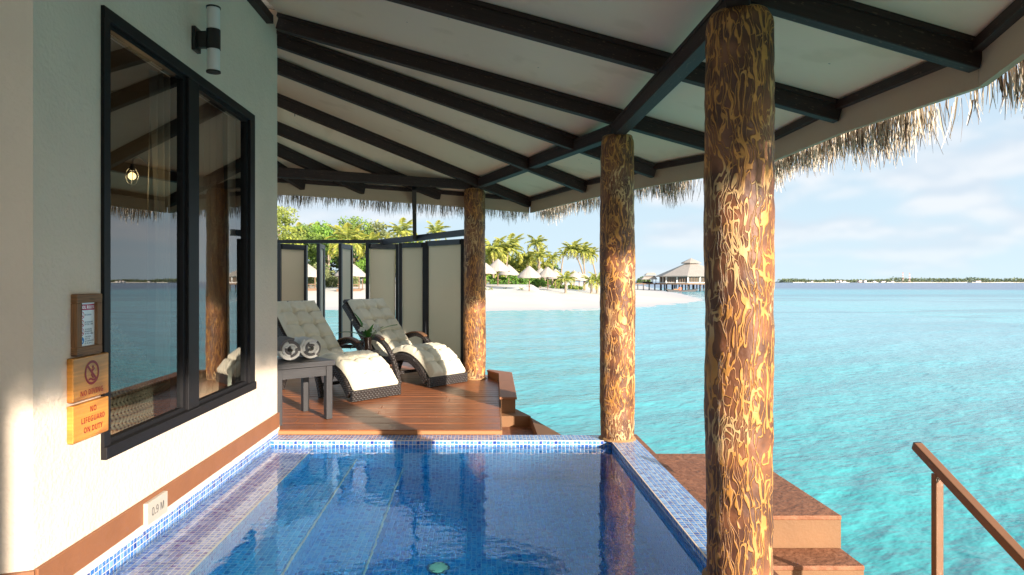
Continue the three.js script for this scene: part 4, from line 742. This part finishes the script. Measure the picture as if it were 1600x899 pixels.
// palms: each frond a mesh of its own, sharing four shapes
const FROND = [0, 1, 2, 3].map((k) => {
  const rg = rngOf(300 + k), pos = [], col = [], n = 26, L = 1, droop = [1.15, 1.55, 1.9, 2.3][k];
  const P = []; let x = 0, y = 0, e = 0.62; for (let i = 0; i <= n; i++) { P.push([x, y]); x += Math.cos(e) * L / n; y += Math.sin(e) * L / n; e -= droop / n; }
  const tri = (a, b, c, q) => { for (const v of [a, b, c]) { pos.push(...v); col.push(...q); } };
  for (let i = 1; i <= n; i++) {
    const [px, py] = P[i], t = i / n, ln = 0.30 * Math.pow(Math.sin(Math.PI * (0.16 + 0.80 * t)), 0.7), q = mul3(mix3([0.12, 0.24, 0.025], [0.50, 0.46, 0.06], clamp(t * 0.7 + rg() * 0.5)), 0.75 + 0.5 * rg());
    for (const s of [-1, 1]) { const dx = ln * (0.45 + 0.2 * rg()), dz = s * ln * 0.75, dy = -ln * (0.25 + 0.45 * rg()); tri([px - 0.012, py, 0], [px + 0.03, py, 0], [px + dx, py + dy, dz], q); tri([px + 0.03, py, 0], [px + 0.018 + dx * 0.5, py + dy * 0.35, dz * 0.62], [px + dx, py + dy, dz], q); }
    tri([P[i - 1][0], P[i - 1][1], 0.008], [P[i - 1][0], P[i - 1][1], -0.008], [px, py, 0], [0.30, 0.24, 0.08]);
  }
  const g = new THREE.BufferGeometry(); g.setAttribute('position', new THREE.Float32BufferAttribute(pos, 3)); g.setAttribute('color', new THREE.Float32BufferAttribute(col, 3)); g.computeVertexNormals(); g.setAttribute('uv', new THREE.Float32BufferAttribute(new Float32Array(pos.length / 3 * 2), 2)); return g;
});
function palm(px, d, crownPy, basePx, len, n, label, seed, group = 'coconut palms on the beach') {
  const p = at(basePx, d), rg = rngOf(seed), H = hAt(crownPy, d) - p.y, dx = (px - basePx) / 1067 * d;
  const t = thing('palm_tree', label, 'palm tree', p, group);
  if (H > 1.2) {
    const curve = new THREE.CatmullRomCurve3([[0, -0.2, 0], [dx * 0.12, H * 0.35, 0.1], [dx * 0.5, H * 0.72, 0.05], [dx, H, 0]].map((q) => new THREE.Vector3(...q)));
    const tr = new THREE.TubeGeometry(curve, 14, 0.17, 8); const a = tr.attributes.position, c = new THREE.Vector3(), q = new THREE.Vector3();
    for (let i = 0; i <= 14; i++) { curve.getPointAt(i / 14, c); for (let j = 0; j <= 8; j++) { q.fromBufferAttribute(a, i * 9 + j).sub(c).multiplyScalar(1.15 - 0.55 * i / 14).add(c); a.setXYZ(i * 9 + j, q.x, q.y, q.z); } }
    part('trunk', tr, M.trunk, t);
  }
  for (let i = 0; i < n; i++) {
    const young = i / n, k = Math.min(3, Math.floor(young * 4)), f = part('frond', FROND[k], M.leaf, t);
    f.position.set(dx, H, 0); f.rotation.set(0, i * 2.399 + rg() * 0.4, lerp(0.75, -0.55, young) + (rg() - 0.5) * 0.3, 'YXZ'); f.scale.setScalar(len * (0.82 + 0.36 * rg()));
  }
  return t;
}
// left of the far pillar, seen over and between the screens
tree(436, 92, 318, 92, 0.05, 'yellow', 'tall yellow green tree rising beside the villa wall corner', 1);
tree(474, 112, 352, 80, 0.2, 'mid', 'green tree behind the leftmost screen panel', 2);
tree(512, 118, 350, 90, 0.15, 'bright', 'bright green broad tree above the middle of the folding screen', 3);
tree(552, 122, 342, 100, 0.15, 'mid', 'wide green tree crown left of the thin strut', 4);
tree(592, 125, 346, 80, 0.15, 'scrub', 'greyish green tree crown beside the thin strut', 5);
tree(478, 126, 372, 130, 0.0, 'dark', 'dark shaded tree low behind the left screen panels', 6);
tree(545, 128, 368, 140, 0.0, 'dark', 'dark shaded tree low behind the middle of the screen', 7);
tree(588, 108, 392, 62, 0.0, 'bright', 'vivid green bush like tree seen right of the narrow glass panel', 8);
tree(640, 130, 372, 90, 0.05, 'mid', 'green tree hidden mostly behind the right screen panels', 9);
bush(452, 96, 408, 60, 'scrub', 'pale scrub bush seen left of the first screen post', 21);
bush(508, 98, 405, 62, 'scrub', 'rounded olive bush between the first two screen posts', 22);
bush(535, 99, 428, 50, 'scrub', 'low olive bush beside the thatched hut', 23);
palm(470, 124, 372, 474, 3.4, 20, 'palm above the leftmost screen panel', 31);
palm(498, 126, 364, 500, 2.8, 18, 'palm low over the top rail between the screen posts', 32);
palm(543, 104, 378, 545, 3.7, 24, 'wide golden palm just over the top rail of the screen', 33);
palm(580, 110, 380, 582, 2.8, 18, 'palm over the top rail just left of the strut', 34);
palm(627, 112, 364, 630, 3.1, 18, 'palm rising over the rail left of the strut foot', 35);
palm(681, 118, 364, 684, 2.7, 16, 'small palm over the rail between the strut and the far pillar', 36);
// between the far and the middle pillar
tree(776, 128, 386, 70, 0.0, 'yellow', 'yellow green tree right beside the far pillar', 10);
tree(812, 132, 396, 80, 0.0, 'yellow', 'sunlit olive trees behind the thatched umbrellas', 11);
tree(850, 136, 406, 60, 0.0, 'mid', 'small green tree behind the middle umbrellas', 12);
bush(772, 108, 428, 34, 'bright', 'bright green bush beside the far pillar on the sand', 24);
bush(804, 112, 424, 40, 'bright', 'bright green bush between the first thatched umbrellas', 25);
bush(835, 114, 433, 36, 'bright', 'low bright green bush under the large thatched umbrella', 26);
bush(884, 122, 441, 70, 'mid', 'long low hedge behind the right hand umbrellas', 27);
palm(770, 118, 392, 771, 3.6, 20, 'palm half hidden by the far pillar', 41);
palm(795, 120, 389, 790, 3.5, 22, 'palm with a full crown right of the far pillar', 42);
palm(824, 126, 405, 823, 2.4, 16, 'short golden palm behind the umbrellas', 43);
palm(839, 124, 381, 842, 2.4, 20, 'tall slim palm, highest crown between the far and middle pillars', 44);
palm(843, 122, 401, 843, 2.3, 18, 'palm standing directly below the highest palm crown', 45);
palm(853, 126, 413, 851, 2.0, 14, 'low brownish palm behind the small umbrellas', 46);
palm(864, 128, 403, 863, 2.1, 16, 'small palm by itself left of the leaning palms', 47);
palm(881, 130, 397, 876, 1.7, 10, 'thin leaning palm left of the pair of tall palms', 48);
palm(894, 130, 390, 914, 2.7, 22, 'leaning tall palm whose trunk slants right towards its foot', 49);
palm(911, 130, 393, 914, 2.7, 20, 'tall palm in the pair nearest the middle pillar', 50);
palm(922, 131, 399, 933, 2.4, 16, 'drooping palm nearest the middle pillar', 51);
palm(883, 94, 437, 884, 1.9, 14, 'young palm low on the sand in front of the umbrellas', 52);
palm(924, 97, 440, 924, 1.7, 12, 'young palm on the sand, left one of two by the middle pillar', 53);
palm(934, 98, 437, 933, 1.8, 12, 'young palm on the sand touching the middle pillar', 54);
{ const rg = rngOf(90); [[758, 90], [767, 90], [789, 92], [815, 90], [901, 90]].forEach(([px, d], k) => palm(px, d, 452, px, 0.42 + 0.2 * rg(), 6, ['sprout on the sand nearest the far pillar', 'second sprout on the sand from the far pillar', 'tiny sprout below the first umbrella', 'tiny sprout left of the large umbrella pole', 'tiny sprout right of the young palm'][k], 60 + k, 'palm sprouts on the sand')); }

// ---------------------------------------------------------------- thatched umbrellas and huts on the beach
function cone(r, h, seed, seg = 20) { // a ragged thatched cone with a thick edge
  const rg = rngOf(seed), pr = [[r * 0.97, -0.16], [r, 0], [r * 0.66, h * 0.40], [r * 0.32, h * 0.74], [0.06, h * 0.99], [0, h]].map(([a, b]) => new THREE.Vector2(a, b));
  const g = new THREE.LatheGeometry(pr, seg), p = g.attributes.position; for (let i = 0; i < p.count; i++) { const k = 1 + (rg() - 0.5) * 0.05; p.setX(i, p.getX(i) * k); p.setZ(i, p.getZ(i) * k); if (p.getY(i) < 0) p.setY(i, p.getY(i) - rg() * 0.12); }
  g.computeVertexNormals(); return scaledUV(g, 6, 2);
}
const umb = thing('thatched_umbrella', 'large pale thatched umbrella with its pole bare on the sand, right of the green bushes', 'beach umbrella', V(0, 0, 0), 'thatched umbrellas on the beach');
part('thatch_top', cone(1.55, 1.35, 4).translate(0, 2.0, 0), M.farThatch, umb);
part('pole', cyl(0.07, 0.06, 2.9, 8, 0, -0.3, 0), M.farWood, umb);
part('table', cyl(0.4, 0.4, 0.05, 14, 0, 0.7, 0), M.farWood, umb);
umb.position.copy(at(827, 88)); 
[[778, 98, 1.15, 'thatched umbrella nearest the far pillar, in front of bushes'], [795, 106, 1.05, 'thatched umbrella second from the far pillar'], [759, 96, 1.0, 'thatched umbrella mostly hidden by the far pillar'],
  [845, 116, 1.05, 'thatched umbrella just right behind the large one'], [856, 100, 1.0, 'thatched umbrella in the middle of the row, left of the young palm'], [868, 110, 1.05, 'thatched umbrella directly behind the young palm'],
  [897, 122, 1.1, 'thatched umbrella right of the young palm'], [905, 126, 1.05, 'second thatched umbrella right of the young palm'], [912, 130, 1.0, 'farthest thatched umbrella, toward the middle pillar']].forEach(([px, d, s, label], k) => copyOf(umb, label, at(px, d), k, s));
function hut(px, d, s, label) {
  const h = thing('thatched_hut', label, 'hut', at(px, d), 'thatched huts behind the screens');
  part('roof', cone(2.2 * s, 1.7 * s, 9, 16).translate(0, 2.1 * s, 0), M.farThatch, h);
  for (const [a, b] of [[-1, -1], [1, -1], [-1, 1], [1, 1]]) part('post', cyl(0.07, 0.07, 2.4 * s, 8, a * 1.35 * s, -0.2, b * 1.35 * s), M.farWood, h);
  part('floor', [box(-1.6 * s, 1.6 * s, -0.2, 0.25, -1.6 * s, 1.6 * s)], M.farWood, h);
  part('railing', [box(-1.5 * s, 1.5 * s, 0.75, 0.85, -1.5 * s, -1.42 * s), box(-1.5 * s, 1.5 * s, 0.5, 0.57, -1.5 * s, -1.42 * s)], M.farWood, h);
}
hut(548, 92, 1.0, 'thatched open hut seen behind the narrow glass panel');
hut(481, 94, 0.95, 'thatched hut mostly hidden by the leftmost screen panel');

// ---------------------------------------------------------------- restaurant on piles, jetty, boat
{
  const D = 200, S = D / 1067, cx = (1080 - 752) * S, px = (a) => (a - 752) * S - cx, y = (b) => hAt(b, D);
  const r = thing('overwater_restaurant', 'white overwater restaurant with a pale two tiered thatched roof on dark piles', 'restaurant', V(cx, 0, D));
  const N = 8, R = 8.9, ring = (rad, yy, k) => { const a = (k + 0.5) / N * Math.PI * 2; return new THREE.Vector3(Math.cos(a) * rad, yy, Math.sin(a) * rad); };
  for (let k = 0; k < N; k++) {
    const q = (r0, y0, r1, y1) => quad(ring(r0, y0, k), ring(r0, y0, k + 1), ring(r1, y1, k + 1), ring(r1, y1, k));
    part('roof', [q(R + 1.3, y(431.5), 1.9, y(412.5)), q(R + 1.3, y(431.5), R + 1.2, y(432.6)), q(R + 1.2, y(432.6), R - 0.5, y(431.8))], M.farThatch, r);
    part('roof_cap', [q(2.9, y(410.8), 0.02, y(403.5)), q(2.9, y(410.8), 2.8, y(412)), q(2.8, y(412), 0.5, y(411.5))], M.farThatch, r);
    part('wall', [q(R, y(442.8), R, y(441)), q(R, y(433), R, y(431.6))], M.farWhite, r);
    for (let w = 0; w < 2; w++) { const a = ring(R - 0.05, 0, k).lerp(ring(R - 0.05, 0, k + 1), w / 2), b = ring(R - 0.05, 0, k).lerp(ring(R - 0.05, 0, k + 1), (w + 1) / 2), L = (p, t) => a.clone().lerp(b, t).setY(p); part('window', [quad(L(y(441), 0.06), L(y(441), 0.94), L(y(433), 0.94), L(y(433), 0.06))], M.farGlass, r); const bars = []; for (let m = 1; m < 4; m++) { const t = 0.06 + 0.88 * m / 4, e = L(0, t).multiplyScalar(1.004); bars.push(bar(e.clone().setY(y(441)), e.clone().setY(y(433)), 0.14, 0.1)); } part('window_bar', bars, M.farWood, r); const c = a.clone().multiplyScalar(1.002); part('column', [bar(c.clone().setY(y(443)), c.clone().setY(y(431.6)), 0.32, 0.32)], M.farWhite, r); }
    for (const rr of [0.98, 0.6]) part('pile', [bar(ring(R * rr, SEA - 1, k), ring(R * rr, y(443.5), k), 0.28, 0.28), bar(ring(R * rr, SEA - 1, k + 0.5), ring(R * rr, y(443.5), k + 0.5), 0.28, 0.28)], M.farDark, r);
  }
  part('platform', new THREE.CylinderGeometry(R + 1.5, R + 1.5, 0.42, N).rotateY(Math.PI / 8).translate(0, y(443.6), 0), M.farWood, r);
  const p = thing('thatched_pavilion', 'small open thatched pavilion on the jetty left of the restaurant', 'pavilion', V((1019 - 752) * S, 0, D + 6));
  const rf = (x0, x1, y0, x2, x3, y1, z) => [[-1], [1]].flatMap(([s]) => [quad(new THREE.Vector3(x0, y0, s * z), new THREE.Vector3(x1, y0, s * z), new THREE.Vector3(x3, y1, 0), new THREE.Vector3(x2, y1, 0))]).concat([quad(new THREE.Vector3(x0, y0, -z), new THREE.Vector3(x0, y0, z), new THREE.Vector3(x2, y1, 0), new THREE.Vector3(x2, y1, 0.01)), quad(new THREE.Vector3(x1, y0, -z), new THREE.Vector3(x1, y0, z), new THREE.Vector3(x3, y1, 0), new THREE.Vector3(x3, y1, 0.01))]);
  part('roof', rf(-2.1, 2.6, y(436.8), -0.7, 2.4, y(431), 2.2), M.farThatch, p); part('upper_roof', rf(-0.8, 2.6, y(430.2), 0.1, 2.3, y(426), 1.3), M.farThatch, p);
  for (const x of [-1.7, -0.4, 1, 2.2]) for (const z of [-1.8, 1.8]) part('post', [bar(new THREE.Vector3(x, y(444), z), new THREE.Vector3(x, y(436), z), 0.14, 0.14)], M.farDark, p);
  part('bench', [box(-1.3, 1.5, y(443.5), y(440.5), -0.5, 0.5)], M.farDark, p);
  const j = thing('jetty', 'long brown wooden jetty on piles leading left from the restaurant', 'jetty', V(0, 0, 0));
  part('walkway', [box((985 - 752) * S, (1060 - 752) * S, y(444.6), y(443.2), D + 2, D + 9)], M.farWood, j);
  for (let k = 0; k < 7; k++) part('pile', [box((990 + k * 9 - 752) * S, (990 + k * 9 - 752) * S + 0.3, SEA - 1, y(444.4), D + 2.4, D + 2.7)], M.farDark, j);
  const b = thing('wooden_boat', 'low dark wooden boat moored in front of the restaurant piles', 'boat', V((1066 - 752) * 0.168, SEA, 180));
  const hs = new THREE.Shape(); hs.moveTo(-4.2, 0.75); hs.lineTo(-3.4, -0.1); hs.lineTo(3.2, -0.1); hs.lineTo(4.3, 0.8); hs.quadraticCurveTo(2.5, 0.35, 0, 0.32); hs.quadraticCurveTo(-2.6, 0.35, -4.2, 0.75);
  const hg = new THREE.ExtrudeGeometry(hs, { depth: 1.2, bevelEnabled: true, bevelSize: 0.1, bevelThickness: 0.15, bevelSegments: 1 }); hg.translate(0, 0, -0.6); part('hull', hg, M.farDark, b);
  part('cargo', [new RoundedBoxGeometry(1.6, 0.5, 0.8, 1, 0.1).translate(-1.4, 0.5, 0)], std({ color: rgb(0.30, 0.17, 0.09), roughness: 0.8 }), b);
  part('buoy', new THREE.TorusGeometry(0.35, 0.13, 8, 18).translate(-0.45, 0.72, 0.4), std({ color: rgb(0.75, 0.18, 0.06), roughness: 0.5 }), b);
}

// ---------------------------------------------------------------- the low island on the horizon
{
  const D = 1500, S = D / 1067, X = (p) => (p - 752) * S, rg = rngOf(404);
  const isl = [], n = 90; const L = []; for (let i = 0; i <= n; i++) { const p = 1212 + i / n * 640; L.push([X(p), D - 12 - 8 * Math.sin(i * 0.7)]); }
  structure('far_island', [slab([[X(1224), D + 6], ...L.filter(([x]) => x > X(1228)), [X(1852), D + 300], [X(1300), D + 300]], SEA - 0.5, -0.2)], std({ color: rgb(0.62, 0.56, 0.46), roughness: 0.95 }), 'low sandy island on the horizon');
  const pts = [];
  for (let p = 1226; p < 1850; p += 0.07) { const prof = p < 1262 ? 6 + 1.4 * Math.sin((p - 1226) / 11) : 4.6 + 2.0 * wnoise(p * 0.05, 2, 6, 3) + (p > 1400 ? 1.6 : 0) + 3.2 * Math.exp(-Math.pow((p - 1412) / 7, 2)) + 2.6 * Math.exp(-Math.pow((p - 1531) / 8, 2)); const gap = p > 1290 && p < 1395 ? sstep(0.40, 0.52, wnoise(p * 0.09, 4, 3, 2)) : 1; if (rg() > gap + 0.12) continue; const y = prof * S * (0.05 + 0.9 * rg()) * (0.62 + 0.5 * wnoise(p * 0.6, 9, 5, 2)) - 1; pts.push({ x: X(p) + (rg() - 0.5) * 3, y: Math.max(0, y), z: -(D + rg() * 40), out: new THREE.Vector3(0, 0.7, 0.7), c: rg() }); }
  const w = solo('far_wood', leafGeo(rg, pts, 4.2, [[0.07, 0.11, 0.05], [0.16, 0.20, 0.08]]), M.leaf, 'dense green wood along the island on the horizon', 'wood'); w.userData.kind = 'stuff';
  const H = [[1262, 3, 2.6], [1301, 4, 3.2], [1306, 3, 4.2], [1312, 5, 2.6], [1336, 6, 4.4], [1344, 4, 4.6], [1358, 6, 2], [1372, 7, 2.2], [1386, 5, 2.2], [1516, 5, 2.8], [1520, 4, 3.4]];
  const names = ['small white house at the left end of the wood', 'pale house left in the island village', 'taller pale house left in the village', 'low wide pale house in the village', 'tallest pale pink house in the village', 'pale house right of the tallest one', 'low white house right of the village middle', 'long low white house', 'low pale house near the masts', 'white house right of the masts', 'second white house right of the masts'];
  H.forEach(([p, wd, h], k) => { const g = thing('island_house', names[k] + ' on the horizon island', 'house', V(X(p), -0.3, D - 18), 'pale houses on the horizon island'); const w2 = wd * S * 0.36, hh = h * S * 0.5; part('wall', [box(-w2, w2, 0, hh, -4, 4)], std({ color: k === 4 ? rgb(0.70, 0.52, 0.48) : rgb(0.74, 0.72, 0.68), roughness: 0.8 }), g); part('roof', [box(-w2 - 0.6, w2 + 0.6, hh + 0.02, hh + 0.9, -4.6, 4.6)], std({ color: rgb(0.45, 0.36, 0.33), roughness: 0.8 }), g); part('window', [box(-w2 * 0.5, -w2 * 0.1, hh * 0.4, hh * 0.7, -4.05, -3.9), box(w2 * 0.2, w2 * 0.6, hh * 0.4, hh * 0.7, -4.05, -3.9)], M.farDark, g); });
  [[1413, 425.5, 'left red and white lattice mast on the horizon island'], [1423.3, 426.5, 'right red and white lattice mast on the horizon island']].forEach(([p, top, label]) => {
    const h = hAt(top, D), t = thing('radio_mast', label, 'mast', V(X(p), -0.3, D + 4), 'radio masts'); const m = [std({ color: rgb(0.55, 0.25, 0.22), roughness: 0.7 }), M.farWhite];
    for (let k = 0; k < 7; k++) { const y0 = h * k / 7, y1 = h * (k + 1) / 7, r0 = 1.25 - 0.1 * k, r1 = r0 - 0.1, legs = []; for (const [a, b] of [[-1, -1], [1, -1], [1, 1], [-1, 1]]) { legs.push(bar(new THREE.Vector3(a * r0, y0, b * r0), new THREE.Vector3(a * r1, y1, b * r1), 0.24, 0.24)); legs.push(bar(new THREE.Vector3(a * r0, y0, b * r0), new THREE.Vector3(-b * r1, y1, a * r1), 0.16, 0.16)); } part('mast_section', legs, m[k % 2], t); }
  });
  const i2 = thing('far_islet', 'tiny green islet behind the pavilion', 'island', V((1006 - 752) * 0.75, SEA, 800)); const q = []; for (let k = 0; k < 700; k++) { const u = rg() - 0.5; q.push({ x: u * 16, y: 1 + rg() * (7.5 * (1 - 2.6 * u * u)), z: (rg() - 0.5) * 8, out: new THREE.Vector3(0, 0.7, 0.7), c: rg() }); } part('foliage', leafGeo(rg, q, 2, GREEN.mid), M.leaf, i2); part('ground', [box(-9, 9, -0.3, 1.2, -6, 6)], M.farDark, i2);
}

renderer.render(scene, camera);
